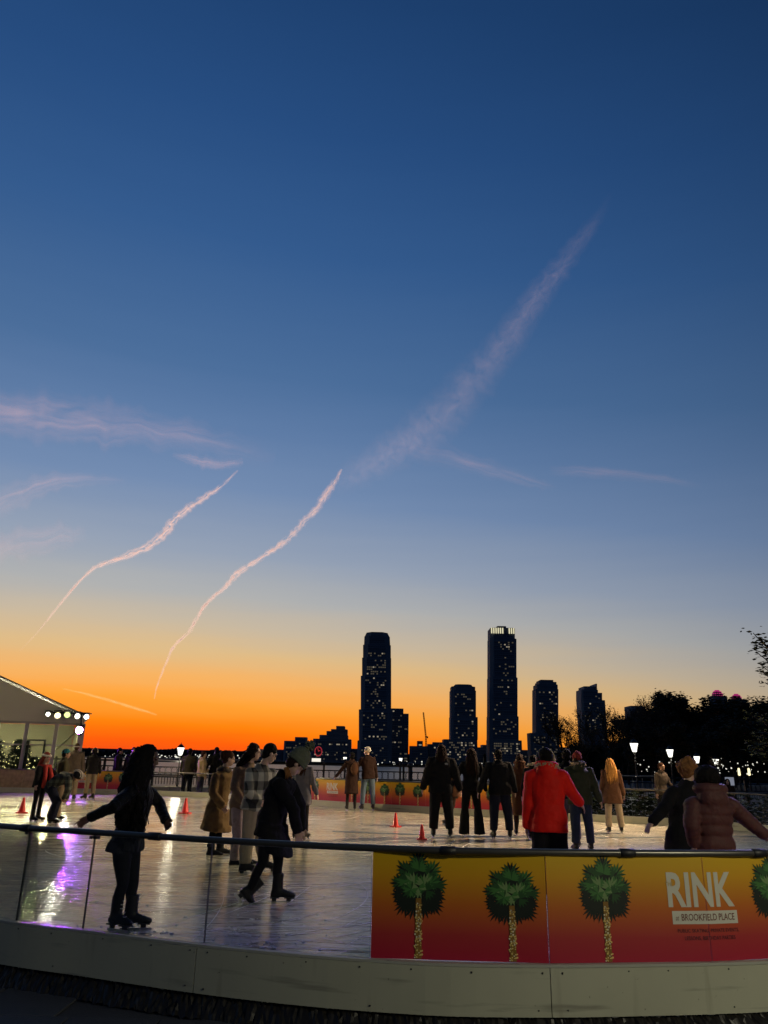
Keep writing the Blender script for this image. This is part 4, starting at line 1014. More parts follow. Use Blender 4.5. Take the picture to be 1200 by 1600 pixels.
def trail(name, pts, m, label, cat, D=30000, jag=0, seed=1, group=None):
    # pts: (px, py, half width px, density)
    P = catmull([Vector((a, b, 0)) for a, b, _, _ in pts], 14); Wd = catmull([Vector((c, d, 0)) for _, _, c, d in pts], 14)
    rr = random.Random(seed); me_v, faces, att = [], [], []; NA = 12; along = 0
    for i, p in enumerate(P):
        t = (P[min(i + 1, len(P) - 1)] - P[max(i - 1, 0)]).normalized(); nrm = Vector((-t.y, t.x, 0)); wd = max(.3, Wd[i].x) * (1.08 if m is V_TRAIL else 1.7 if m is V_GLOW else 1.35) * (1 + jag * mnoise.noise(Vector((i * .31, seed, 0))))
        p = p + nrm * wd * .55 * jag * mnoise.noise(Vector((i * .17, seed + 9, 2)))
        c = direction(p.x, p.y) * D; e = direction(p.x + nrm.x * wd, p.y + nrm.y * wd) * D - c; dv = c.normalized() * e.length * .5
        if i: along += (c - lastc).length / 1000
        lastc = c
        for k in range(NA):
            a = 2 * PI * k / NA; me_v.append(c + e * math.cos(a) + dv * math.sin(a)); att.append((along + seed * 13, math.cos(a), max(0, Wd[i].y)))
    for i in range(len(P) - 1):
        for k in range(NA): faces.append((i * NA + k, i * NA + (k + 1) % NA, (i + 1) * NA + (k + 1) % NA, (i + 1) * NA + k))
    o0 = me_v[0].copy(); me = bpy.data.meshes.new(name); me.from_pydata([v - o0 for v in me_v], [], faces); me.materials.append(m)
    a = me.attributes.new('across', 'FLOAT_VECTOR', 'POINT')
    for i, v in enumerate(att): a.data[i].vector = v
    for p in me.polygons: p.use_smooth = True
    o = mesh_obj(name, me, None, o0); tag(o, label, cat, group); return o
trail('contrail', [(30, 1018, 1, .05), (62, 984, 1.6, .5), (85, 955, 2.4, 1.1), (112, 922, 2.8, 1.3), (140, 893, 3.6, 1.4), (165, 880, 5, 1.0), (200, 868, 7, .9), (232, 853, 8, .9), (258, 832, 9, 1.0), (275, 810, 8.5, 1.0), (300, 790, 7, .8), (325, 774, 6, .7), (345, 760, 4, .6), (372, 735, 2, .2)], V_TRAIL, 'left of the two bright pink contrails, ending in a straight thin tail', 'contrail', jag=.5, seed=1)
trail('contrail', [(241, 1092, 1.5, .35), (246, 1070, 2, .7), (258, 1040, 2.4, 1), (272, 1010, 3, 1.2), (296, 986, 3.6, 1.3), (314, 955, 4, 1.3), (330, 935, 4, 1.2), (352, 918, 5, 1.0), (370, 896, 7, 1.0), (398, 878, 5, 1.0), (425, 860, 5.5, 1.0), (450, 842, 6.5, .8), (470, 820, 7, .6), (492, 798, 7, .7), (508, 775, 8, .7), (522, 755, 6, .6), (534, 733, 2, .4)], V_TRAIL, 'right of the two bright contrails, wavy and reaching down to the orange glow', 'contrail', jag=.5, seed=2)
trail('contrail', [(520, 768, 14, .0), (560, 738, 22, .6), (610, 708, 27, .9), (655, 680, 32, .9), (695, 645, 33, .8), (735, 600, 30, .8), (775, 555, 26, .8), (815, 500, 22, .85), (850, 450, 19, .8), (885, 405, 15, .7), (915, 365, 12, .5), (940, 330, 8, .15), (955, 300, 5, 0)], V_OLD, 'wide old faded contrail slanting up to the right across the blue sky', 'contrail', jag=.25, seed=3)
trail('contrail', [(98, 1076, 1, .2), (130, 1083, 1.4, .7), (170, 1094, 1.8, .8), (210, 1106, 1.8, .9), (245, 1117, 1.4, .3)], V_GLOW, 'short faint contrail low in the orange glow beside the tent', 'contrail', jag=.3, seed=4)
trail('cirrus_cloud', [(-60, 640, 30, .9), (60, 650, 34, 1), (150, 660, 32, .9), (240, 672, 26, .7), (330, 690, 22, .4), (430, 715, 20, .05)], V_CIRRUS, 'long pinkish cirrus streak at the upper left of the sky', 'cloud', jag=.4, seed=5)
trail('cirrus_cloud', [(270, 710, 4, .2), (310, 720, 9, 1), (345, 726, 8, 1), (380, 722, 6, .3)], V_CIRRUS, 'small bright cirrus wisp above the left contrail', 'cloud', jag=.4, seed=6)
trail('cirrus_cloud', [(-40, 800, 22, .8), (30, 772, 20, .8), (90, 752, 13, .8), (160, 750, 8, .3), (200, 752, 6, 0)], V_CIRRUS, 'curved faint cirrus wisp at the left edge under the long streak', 'cloud', jag=.4, seed=7)
trail('cirrus_cloud', [(-60, 862, 26, .7), (30, 850, 24, .7), (100, 838, 18, .6), (135, 835, 10, .1)], V_CIRRUS, 'lowest faint cirrus patch at the left edge of the sky', 'cloud', jag=.4, seed=8)
trail('cirrus_cloud', [(640, 700, 16, .1), (740, 725, 14, .45), (830, 752, 9, .3), (870, 762, 6, 0)], V_CIRRUS, 'very faint cirrus band below the wide contrail', 'cloud', jag=.4, seed=9)
trail('cirrus_cloud', [(860, 735, 8, .1), (930, 738, 9, .5), (1020, 746, 7, .4), (1100, 760, 5, 0)], V_CIRRUS, 'very faint thin cirrus band at the right of the sky', 'cloud', jag=.4, seed=10)

# ------------------------------------------------------------------ cones
M_CONE = mat('cone_plastic', (.75, .035, .02), .35, var=.05)
def cone_proto():
    bm = bmesh.new()
    tube(bm, [Vector((0, 0, z)) for z in (.03, .035, .05, .42, .44, .445)], [.118, .11, .102, .034, .03, .02], 18)
    root = obj('traffic_cone', bm, M_CONE, None, True)
    bm = bmesh.new(); box(bm, (-.165, -.165, 0), (.165, .165, .032)); bmesh.ops.bevel(bm, geom=[e for e in bm.edges if abs(e.verts[0].co.z - e.verts[1].co.z) > .01], offset=.05, segments=2, affect='EDGES'); obj('base', bm, M_CONE, root)
    bm = bmesh.new(); box(bm, (-.11, -.11, .0325), (.11, .11, .036)); obj('foot_ring', bm, M_CONE, root)
    return root
cp = cone_proto()
for i, (px, py, lab) in enumerate(((659, 1312, 'red traffic cone beside the skates of the big dark jacketed skater'), (618, 1292, 'red traffic cone standing alone in the middle of the open ice'), (289, 1271, 'red traffic cone right of the foreground girl, by her hand'), (34, 1270, 'red traffic cone left of the red-scarfed skater near the tent'))):
    o = cp if i == 0 else copy_tree(cp); p = ice_at(px, py); o.location = p; o.rotation_euler.z = i * .7; tag(o, lab, 'traffic cone', 'red cones on the ice')
    top = at(px, py - (24 if i != 1 else 22), p.y).z; s = top / .445; o.scale = (s, s, s)

# ------------------------------------------------------------------ people
SKIN = {'dark': mat('skin_dark', (.10, .050, .03), .5), 'mid': mat('skin_tan', (.32, .18, .11), .5), 'light': mat('skin_light', (.48, .30, .21), .5)}
def cloth(name, col, rough=.9, var=.25): return mat(name, col, rough, var=var, scale=14, bump=.25, bscale=55, spec=.12)
M_SKATE = mat('skate_leather', (.010, .009, .009), .5, spec=.25); M_BLADE = mat('skate_blade', (.55, .56, .58), .3, metal=1); M_LACE = mat('skate_lace', (.6, .58, .52), .7)
CL = dict(black=cloth('black_cloth', (.009, .009, .010)), blacksoft=cloth('charcoal_cloth', (.018, .018, .020)), navy=cloth('navy_cloth', (.010, .012, .024)), denim=cloth('denim', (.10, .14, .19)), darkdenim=cloth('dark_denim', (.018, .024, .04)), khaki=cloth('khaki_cloth', (.20, .155, .10)), olive=cloth('olive_cloth', (.055, .05, .028)), grey=cloth('grey_wool', (.13, .125, .14)), greybrown=cloth('grey_brown_wool', (.085, .066, .05)), camel=cloth('camel_wool', (.17, .108, .045)), taupe=cloth('taupe_wool', (.22, .15, .095)), brown=cloth('brown_wool', (.085, .040, .022)), darkbrown=cloth('dark_brown_wool', (.035, .018, .014)), red=cloth('red_shell', (.66, .014, .006), .6, .12), pink=cloth('pink_puffer_shell', (.085, .036, .034), .55, .15), green=cloth('green_parka_shell', (.030, .034, .014), .7), beige=cloth('beige_cloth', (.30, .24, .17)), tan=cloth('tan_shell', (.34, .25, .13), .6), check=check_material('buffalo_check', (.016, .016, .016), (.40, .38, .31), 28), darkcheck=check_material('dark_check', (.012, .014, .012), (.09, .10, .07), 46), floral=mat('floral_white_cloth', (.35, .27, .27), .8, var=.5, scale=18), redscarf=cloth('red_knit', (.42, .05, .04)), teal=cloth('teal_knit', (.02, .14, .16)), greenknit=cloth('green_knit', (.12, .13, .085)), redknit=cloth('dark_red_knit', (.20, .03, .02)), whiteknit=cloth('white_knit', (.55, .50, .42)), fur=cloth('tan_fur', (.36, .25, .14)), lightfur=cloth('pale_fur', (.5, .40, .26)), sequin=mat('sequin_black', (.005, .0045, .004), .45, var=.8, scale=60, bump=1, bscale=40, spec=.16), tights=mat('black_tights', (.007, .006, .006), .7, spec=.12), bluegrey=cloth('blue_grey_pack', (.05, .07, .10)))
HAIR = dict(black=mat('hair_black', (.008, .007, .007), .7, bump=.5, bscale=90, spec=.07, var=.45, scale=40), brown=mat('hair_brown', (.05, .022, .012), .7, bump=.5, bscale=90, spec=.07, var=.45, scale=40), darkbrown=mat('hair_dark_brown', (.022, .011, .008), .7, bump=.5, bscale=90, spec=.07, var=.45, scale=40), blond=mat('hair_blond', (.50, .24, .06), .7, bump=.5, bscale=90, spec=.07, var=.45, scale=40), ginger=mat('hair_light_brown', (.22, .10, .035), .7, bump=.5, bscale=90, spec=.07, var=.45, scale=40), red=mat('hair_reddish', (.20, .035, .025), .7, bump=.5, bscale=90, spec=.07, var=.45, scale=40))
T_FOLD = bpy.data.textures.new('cloth_folds', 'CLOUDS'); T_FOLD.noise_scale = .11; T_FOLD.noise_depth = 3
T_HAIR = bpy.data.textures.new('hair_clumps', 'CLOUDS'); T_HAIR.noise_scale = .045; T_HAIR.noise_depth = 3
T_FUR = bpy.data.textures.new('fur_tufts', 'CLOUDS'); T_FUR.noise_scale = .02; T_FUR.noise_depth = 3
BAKE = []
def body_obj(name, bm, m, root, voxel, disp=0, tex=None, smooth=2, label=None):
    bmesh.ops.recalc_face_normals(bm, faces=bm.faces)
    o = obj(name, bm, m, root)
    r = o.modifiers.new('r', 'REMESH'); r.mode = 'VOXEL'; r.voxel_size = voxel; r.use_smooth_shade = True
    s = o.modifiers.new('s', 'SMOOTH'); s.factor = .5; s.iterations = smooth
    if disp:
        d = o.modifiers.new('d', 'DISPLACE'); d.texture = tex or T_FOLD; d.strength = disp; d.mid_level = .5; d.texture_coords = 'GLOBAL'
    BAKE.append(o)
    if label: o['label'] = label
    return o

class Person:
    def __init__(s, label, base, H, head=0, lean=0, side=0, j=None, skin='mid', look=None, nod=0, fem=False, vox=.014, armL=(10, 4, 8), armR=(10, 4, 8), legL=(0, 3, 0), legR=(0, 3, 0), z0=0.0, group=None, build=1.0):
        s.B = Vector((base[0], base[1], z0)); s.H = H; s.k = H / 1.72; s.vox = vox; s.skin = skin; s.fem = fem; s.build = build
        s.h = R(head); s.look = R(look if look is not None else head); s.nod = R(nod); s.lab = label; s.z0 = z0
        s.root = empty('person', s.B, label, 'person', group)
        k = s.k; f = Vector((math.sin(s.h), math.cos(s.h), 0)); r = Vector((math.cos(s.h), -math.sin(s.h), 0)); s.f, s.r = f, r
        z = Vector((0, 0, 1)); J = {}
        hz = .93 * k
        J['pe'] = z * .98 * k
        sw = .175 * (0.92 if fem else 1.0) * build
        up = dict(wa=(0, .0, 1.10), ch=(0, .01, 1.27), nk=(0, 0, 1.475), hd=(0, .035, 1.615), sL=(-sw, 0, 1.415), sR=(sw, 0, 1.415))
        for n, (a, b, c) in up.items(): J[n] = (r * a + f * b + z * c) * k
        for S, sg, arm in (('L', -1, armL), ('R', 1, armR)):
            o, fw, be = (R(q) for q in arm)
            d = (-z * math.cos(o) * math.cos(fw) + r * sg * math.sin(o) + f * math.sin(fw)).normalized()
            J['e' + S] = J['s' + S] + d * .29 * k
            d2 = (d + f * math.tan(min(be, 1.3)) * 1.0).normalized() if be else d
            J['w' + S] = J['e' + S] + d2 * .25 * k
        if lean or side:
            M = Matrix.Rotation(R(lean), 3, -r) @ Matrix.Rotation(R(side), 3, f)
            for n in list(J):
                if n != 'pe': J[n] = J['pe'] + M @ (J[n] - J['pe'])
        for S, sg, leg in (('L', -1, legL), ('R', 1, legR)):
            fw, o, be = (R(q) for q in leg)
            J['h' + S] = J['pe'] + (r * sg * .09 - z * .05) * k
            d = (-z * math.cos(fw) + f * math.sin(fw) + r * sg * math.sin(o)).normalized()
            J['k' + S] = J['h' + S] + d * .40 * k
            d2 = (-z * math.cos(fw - be) + f * math.sin(fw - be) + r * sg * math.sin(o) * .6).normalized()
            J['a' + S] = J['k' + S] + d2 * .39 * k
        for n, v in (j or {}).items():
            px, py, dd = v; J[n] = at(px, py, s.B.y + dd) - s.B
        if j and 'hd' in j and 'nk' not in j: J['nk'] = J['hd'] - (z * .14 + f * .03) * k
        if j:
            # joints in between follow the ones that were set
            if 'pe' in j or 'nk' in j:
                if 'ch' not in j: J['ch'] = J['pe'].lerp(J['nk'], .6)
                if 'wa' not in j: J['wa'] = J['pe'].lerp(J['nk'], .25)
                for S, sg in (('L', -1), ('R', 1)):
                    if 's' + S not in j: J['s' + S] = J['nk'] + (r * sg * sw - (J['nk'] - J['ch']).normalized() * .06) * k
                    if 'h' + S not in j: J['h' + S] = J['pe'] + (r * sg * .09 - z * .05) * k
        s.J = J
        s.lookf = Vector((math.sin(s.look), math.cos(s.look), 0)); s.lookr = Vector((math.cos(s.look), -math.sin(s.look), 0))
        s.hf = (s.lookf * math.cos(s.nod) - z * math.sin(s.nod)).normalized(); s.hu = s.lookr.cross(s.hf).normalized()
        s._body()
    def spine_frame(s, i):                                              # right and forward at the hips (0) .. shoulders (1)
        J = s.J; a = (J['hR'] - J['hL']).normalized(); b = (J['sR'] - J['sL']).normalized(); r = a.lerp(b, i).normalized()
        u = (J['nk'] - J['pe']).normalized(); f = u.cross(r).normalized(); r = f.cross(u).normalized()
        return r, f, u
    def ring(s, c, r, f, a, b, n=18, e=2.4):
        out = []
        for k in range(n):
            t = 2 * PI * k / n; x, y = math.cos(t), math.sin(t)
            out.append(c + r * a * math.copysign(abs(x) ** (2 / e), x) + f * b * math.copysign(abs(y) ** (2 / e), y))
        return out
    def torso(s, bm, t, top=1.0, low=True, hem=None, hips=1.0, bulge=0):
        J, k = s.J, s.k; q = s.build; fm = .93 if s.fem else 1
        r0, f0, u = s.spine_frame(0); r1, f1, _ = s.spine_frame(1); rm, fm_, _ = s.spine_frame(.5); rg = []
        t = t * k
        if hem:
            for (c, a, b) in hem: rg.append((c, r0, f0, a, b))
        elif low:
            rg.append((J['pe'] - u * .10 * k, r0, f0, .145 * k * q + t, .105 * k * q + t))
        rg += [(J['pe'], r0, f0, .165 * k * q * hips + t, .115 * k * q * hips + t), (J['wa'], rm, fm_, .135 * k * q * fm + t, .10 * k * q + t),
               (J['ch'], r1, f1, .16 * k * q * fm + t, .115 * k * q + t)]
        sc_ = (J['sL'] + J['sR']) / 2; w_ = (J['sR'] - J['sL']).length / 2
        rg += [(sc_.lerp(J['ch'], .25), r1, f1, w_ * .98 + t * .8, .105 * k * q + t), (sc_ + u * .015 * k, r1, f1, w_ * .86 + t * .7, .085 * k * q + t * .9),
               (sc_.lerp(J['nk'], .62), r1, f1, .085 * k + t * .8, .07 * k + t * .8), (J['nk'] + u * .02 * k, r1, f1, .058 * k + t * .6, .056 * k + t * .6)]
        if bulge:                                                       # quilted rolls
            out = []
            for (A, B) in zip(rg, rg[1:]):
                L_ = (B[0] - A[0]).length; n_ = max(1, round(L_ / (.10 * k))) * 4
                for i in range(n_):
                    v = i / n_; g = 1 - bulge * abs(math.cos(PI * v * n_ / 4)) ** 6
                    out.append((A[0].lerp(B[0], v), A[1], A[2], (A[3] * (1 - v) + B[3] * v) * g, (A[4] * (1 - v) + B[4] * v) * g))
            rg = out + [rg[-1]]
        rings_mesh(bm, [s.ring(*x) for x in rg])
    def arm(s, bm, S, rs_, roll=0):
        J, k = s.J, s.k; a, b, c = J['s' + S], J['e' + S], J['w' + S]; inn = a.lerp((J['sL'] + J['sR']) / 2, .35) - Vector((0, 0, .01 * k))
        pts = [inn, a, a.lerp(b, .5), b, b.lerp(c, .5), c]; rd = [rs_[0] * .9, rs_[0], (rs_[0] + rs_[1]) / 2, rs_[1], (rs_[1] * .5 + rs_[2] * .5), rs_[2]]
        if roll:
            P2, R2 = [], []
            for i in range(len(pts) - 1):
                for q in range(6): v = q / 6; P2.append(pts[i].lerp(pts[i + 1], v)); R2.append((rd[i] * (1 - v) + rd[i + 1] * v) * (1 - roll * abs(math.cos(PI * v * 2)) ** 6))
            pts, rd = P2 + [pts[-1]], R2 + [rd[-1]]
        tube(bm, pts, [x * k for x in rd], 12, rnd=True)
    def leg(s, bm, S, rs_, end=0.0):
        J, k = s.J, s.k; a, b, c = J['h' + S], J['k' + S], J['a' + S]; d = (c - b).normalized()
        fw = s.f
        pts = [a + Vector((0, 0, .04 * k)), a.lerp(b, .4), b, b.lerp(c, .35) - fw * .012 * k, c + d * end * k]
        tube(bm, pts, [x * k for x in rs_], 12, rnd=False)
    def hand(s, bm, S, curl=.45, spread=.22, fdir=None, pn=None):
        J, k = s.J, s.k; d = (J['w' + S] - J['e' + S]).normalized() if fdir is None else fdir.normalized()
        side = s.f if abs(d.dot(s.f)) < .9 else Vector((0, 0, 1))
        pn = pn if pn is not None else s.r * (1 if S == 'L' else -1)     # palm faces the body
        pn = (pn - d * pn.dot(d)).normalized(); sd = d.cross(pn).normalized()
        if sd.dot(s.f) < 0 and fdir is None: sd = -sd
        w0 = J['w' + S]
        ellipsoid(bm, w0 + d * .05 * k, d * .055 * k, sd * .042 * k, pn * .017 * k, 10, 6)
        tube(bm, [w0 - d * .03 * k, w0 + d * .03 * k], [.026 * k, .026 * k], 8)
        for i, ln in enumerate((.068, .078, .072, .056)):
            o = (1.5 - i); b = w0 + d * .088 * k + sd * o * .021 * k; dd = (d + sd * o * spread * .35).normalized(); p = [b - d * .02 * k, b]
            for q in range(3):
                dd = (dd * math.cos(curl * .6) + pn * math.sin(curl * .6)).normalized(); p.append(p[-1] + dd * ln * k / 3 * (1.25, 1, .8)[q])
            tube(bm, p, [.0095 * k, .0095 * k, .009 * k, .008 * k, .007 * k], 7, rnd=True)
        b = w0 + d * .03 * k + sd * .032 * k; dd = (d * .7 + sd * .75 + pn * .3).normalized()
        p = [b - dd * .015 * k, b, b + dd * .032 * k, b + (dd * .6 + d * .5).normalized() * .058 * k]
        tube(bm, p, [.013 * k, .012 * k, .0105 * k, .008 * k], 7, rnd=True)
    def _body(s):
        J, k = s.J, s.k; bm = bmesh.new()
        s.torso(bm, -.01)
        for S in 'LR':
            s.arm(bm, S, (.048, .038, .026)); s.leg(bm, S, (.082, .066, .05, .05, .036)); s.hand(bm, S, *getattr(s, 'hp', {}).get(S, ()))
        h, f, r, u = J['hd'], s.hf, s.lookr, s.hu
        tube(bm, [J['nk'] - Vector((0, 0, .04 * k)), J['nk'].lerp(h, .4), h - u * .02 * k], [.06 * k, .053 * k, .055 * k], 12)
        ellipsoid(bm, h + u * .022 * k - f * .008 * k, r * .074 * k, f * .094 * k, u * .088 * k, 16, 10)               # skull
        ellipsoid(bm, h - u * .045 * k + f * .030 * k, r * .056 * k, f * .058 * k, u * .070 * k, 14, 9)                # jaw
        ellipsoid(bm, h - u * .098 * k + f * .062 * k, r * .022 * k, f * .022 * k, u * .018 * k, 8, 6)                 # chin
        tube(bm, [h + u * .012 * k + f * .080 * k, h - u * .012 * k + f * .094 * k, h - u * .032 * k + f * .104 * k, h - u * .042 * k + f * .088 * k], [.010 * k, .012 * k, .015 * k, .012 * k], 7, rnd=True)  # nose
        tube(bm, [h + u * .022 * k + f * .078 * k - r * .05 * k, h + u * .025 * k + f * .088 * k, h + u * .022 * k + f * .078 * k + r * .05 * k], .011 * k, 6, rnd=True)   # brow
        for z in (-.064, -.076): tube(bm, [h + u * z * k + f * .078 * k - r * .022 * k, h + u * z * k + f * .090 * k, h + u * z * k + f * .078 * k + r * .022 * k], .0075 * k, 6, rnd=True)  # lips
        for sg in (-1, 1): ellipsoid(bm, h + r * sg * .074 * k - u * .012 * k - f * .005 * k, r * .012 * k, f * .020 * k, u * .031 * k, 8, 6)
        s.body = body_obj('body', bm, SKIN[s.skin], s.root, s.vox * .75, smooth=1)
    def eyes(s):
        J, k = s.J, s.k; h, f, r, u = J['hd'], s.hf, s.lookr, s.hu
        for sg in (-1, 1):
            bm = bmesh.new(); ellipsoid(bm, h + u * .003 * k + f * .080 * k + r * sg * .031 * k, r * .014 * k, f * .008 * k, u * .007 * k, 8, 6); obj('eye', bm, HAIR['black'], s.root, True)
    # ---- clothes
    def jacket(s, m, t=.03, hem=.12, sleeve=(.068, .058, .047), flare=1.0, name='jacket', bulge=0, disp=.02, hood=False, hs=1.0, fur=None, collar=True, label=None, hempts=None, voxel=None):
        J, k = s.J, s.k; bm = bmesh.new(); r0, f0, u = s.spine_frame(0)
        q = s.build
        if hempts is None:
            c = J['pe'] - u * hem * k; hp = [(c, (.165 * q * flare + t) * k, (.118 * q * flare + t) * k)]
        else: hp = hempts
        s.torso(bm, t, hem=hp, bulge=bulge)
        for S in 'LR': s.arm(bm, S, sleeve, bulge)
        if collar: tube(bm, [J['nk'] - u * .03 * k, J['nk'] + u * .05 * k], [(.075 + t * .4) * k, (.066 + t * .3) * k], 14)
        if hood:                                                        # hood lying on the back
            b = -f0; c = J['nk'] + b * .075 * k + u * .00 * k
            ellipsoid(bm, c, s.spine_frame(1)[0] * .125 * k * hs, f0 * .085 * k * hs, u * .10 * k * hs, 14, 10)
            ellipsoid(bm, c - u * .07 * k * hs + b * .02 * k, s.spine_frame(1)[0] * .095 * k * hs, f0 * .06 * k * hs, u * .09 * k * hs, 12, 8)
            r1_ = s.spine_frame(1)[0]; tube(bm, [c + u * .07 * k * hs + r1_ * .10 * k * hs * math.cos(t_) - b * (.09 - .16 * math.sin(t_)) * k * .6 for t_ in (PI * i / 12 for i in range(13))], .042 * k * hs, 8, rnd=True)
        o = body_obj(name, bm, m, s.root, voxel or s.vox, disp * 1.5 * k, T_FOLD, label=label)
        if fur:
            bm = bmesh.new(); c = J['nk'] + u * .05 * k - f0 * .03 * k; r1 = s.spine_frame(1)[0]; rr = random.Random(5)
            pts = [c + r1 * .115 * k * math.cos(t_) + f0 * .095 * k * math.sin(t_) - u * .025 * k * math.sin(t_) for t_ in (2 * PI * i / 20 for i in range(20))]
            for i in range(150):
                t_ = rr.uniform(0, 2 * PI); p = c + r1 * .115 * k * math.cos(t_) + f0 * .095 * k * math.sin(t_); d = (Vector((rr.gauss(0, 1), rr.gauss(0, 1), rr.gauss(.3, 1)))).normalized()
                tube(bm, [p - d * .02 * k, p + d * .030 * k, p + d * .058 * k], [.016 * k, .011 * k, .004 * k], 5)
            for a, b in zip(pts, pts[1:] + pts[:1]): tube(bm, [a, b], .028 * k, 8, rnd=True)
            body_obj('fur_trim', bm, fur, s.root, s.vox * .6, .012 * k, T_FUR, smooth=1)
        return o
    def trousers(s, m, rs_=(.10, .085, .07, .066, .056), end=-.02, name='trousers', disp=.015):
        bm = bmesh.new(); J, k = s.J, s.k; r0, f0, u = s.spine_frame(0); q = s.build
        rings_mesh(bm, [s.ring(J['pe'] - u * .12 * k, r0, f0, .12 * k * q, .09 * k * q), s.ring(J['pe'] - u * .05 * k, r0, f0, .17 * k * q, .12 * k * q), s.ring(J['pe'] + u * .02 * k, r0, f0, .172 * k * q, .122 * k * q), s.ring(J['pe'] + u * .12 * k, r0, f0, .145 * k * q, .108 * k * q)])
        for S in 'LR': s.leg(bm, S, rs_, end)
        return body_obj(name, bm, m, s.root, s.vox, disp * k, T_FOLD)
    def skirt(s, m, pts, name='skirt', disp=.02):
        bm = bmesh.new(); r0, f0, u = s.spine_frame(0); rings_mesh(bm, [s.ring(c, r0, f0, a, b) for c, a, b in pts]); return body_obj(name, bm, m, s.root, s.vox, disp, T_FOLD)
    def skates(s, yaw=None, pitch=None, m=None, pl='L', lace=True):
        k = s.k
        for S in 'LR':
            a = s.J['a' + S]; yw = (yaw or {}).get(S); yw = s.h + R(6 if S == 'R' else -6) if yw is None else R(yw); pt = R((pitch or {}).get(S, 0))
            Mx = Matrix.Translation(a) @ Matrix.Rotation(-yw, 4, 'Z') @ Matrix.Rotation(pt, 4, 'X') @ Matrix.Scale(k, 4)
            bm = bmesh.new()                                            # local: y = toe, z up, ankle at the origin
            def rg(y, z, a_, b_, tilt=0):
                return [Vector((a_ * math.cos(t), y + b_ * math.sin(t) * math.cos(tilt), z + b_ * math.sin(t) * math.sin(tilt))) for t in (2 * PI * i / 12 for i in range(12))]
            rings_mesh(bm, [rg(.0, .16, .052, .060), rg(-.004, .09, .050, .060), rg(-.004, .02, .047, .062), rg(.0, -.03, .046, .070), rg(.01, -.078, .044, .075)])
            rings_mesh(bm, [[Vector((a_ * math.cos(t), y, zc + hh * math.sin(t))) for t in (2 * PI * i / 12 for i in range(12))] for y, a_, zc, hh in ((-.075, .03, -.05, .03), (-.05, .042, -.045, .038), (.02, .046, -.032, .05), (.09, .048, -.045, .038), (.15, .046, -.055, .027), (.185, .034, -.060, .020), (.20, .018, -.063, .013))])
            bmesh.ops.transform(bm, matrix=Mx, verts=bm.verts)
            b = body_obj('skate', bm, m or M_SKATE, s.root, max(.008, s.vox * .65), smooth=1)
            bm = bmesh.new()
            box(bm, (-.038, -.078, -.090), (.038, .02, -.078)); box(bm, (-.036, .075, -.090), (.036, .188, -.078))
            box(bm, (-.010, -.06, -.118), (.010, -.01, -.0905)); box(bm, (-.010, .10, -.118), (.010, .15, -.0905))
            bmesh.ops.transform(bm, matrix=Mx, verts=bm.verts); obj('blade_holder', bm, M_BLACK, b)
            bm = bmesh.new(); vs = [(-.095, -.138), (-.08, -.15), (.175, -.15), (.205, -.132), (.20, -.1195), (-.09, -.1195)]
            rings_mesh(bm, [[Vector((x, y, z)) for y, z in vs] for x in (-.003, .003)]); bmesh.ops.transform(bm, matrix=Mx, verts=bm.verts); obj('blade', bm, M_BLADE, b)
            if lace:
                bm = bmesh.new()
                for i in range(5): z = .12 - i * .033; y = .060 + (0.012 if i > 2 else 0) + max(0, i - 2) * .018; tube(bm, [Vector((-.022, y, z)), Vector((0, y + .008, z - .006)), Vector((.022, y, z))], .0035, 4)
                bmesh.ops.transform(bm, matrix=Mx, verts=bm.verts); obj('lace', bm, M_LACE if s.vox < .0125 else M_BLACK, b)
    def shoes(s, m=None):
        k = s.k
        for S in 'LR':
            a = s.J['a' + S]; Mx = Matrix.Translation(a) @ Matrix.Rotation(-s.h, 4, 'Z') @ Matrix.Scale(k, 4); bm = bmesh.new()
            rings_mesh(bm, [[Vector((a_ * math.cos(t), y, zc + hh * math.sin(t))) for t in (2 * PI * i / 12 for i in range(12))] for y, a_, zc, hh in ((-.075, .03, -.05, .03), (-.04, .042, -.03, .05), (.02, .046, -.035, .05), (.09, .048, -.052, .033), (.17, .044, -.062, .02), (.20, .02, -.065, .013))])
            bmesh.ops.transform(bm, matrix=Mx, verts=bm.verts); body_obj('shoe', bm, m or M_SKATE, s.root, .011, smooth=1)
    # ---- hair and hats
    def hair(s, kind, col, length=.3, wide=1.0, disp=.02, back=None):
        J, k = s.J, s.k; h, f, r, u = J['hd'], s.hf, s.lookr, s.hu; bm = bmesh.new(); m = HAIR[col]
        ellipsoid(bm, h + u * .036 * k - f * .022 * k, r * .088 * k, f * .098 * k, u * .094 * k, 16, 10)
        ellipsoid(bm, h - u * .02 * k - f * .050 * k, r * .078 * k, f * .060 * k, u * .085 * k, 14, 9)
        z = Vector((0, 0, 1)); bk = -s.f
        if kind == 'long':
            p0 = h - f * .055 * k; p1 = J['nk'] + bk * .085 * k; p2 = p1 - z * length * k * .5 + bk * .02 * k; p3 = p1 - z * length * k + bk * .01 * k
            rr_ = s.spine_frame(1)[0]; W = wide * k
            rings_mesh(bm, [s.ring(c, rr_, s.f, a * W, b * k) for c, a, b in ((p0 + u * .03 * k, .075, .05), (p0 - u * .05 * k, .085, .055), (p1, .105, .05), (p2, .11, .038), (p3, .07, .02))])
            for sg in (-1, 1): tube(bm, [h + r * sg * .07 * k + u * .03 * k, h + r * sg * .082 * k - u * .06 * k - f * .01 * k, J['nk'] + rr_ * sg * .10 * W / k * k + bk * .05 * k], [.03 * k, .033 * k, .03 * k], 8, rnd=True)
            rr = random.Random(int(length * 100)); lk = bmesh.new()
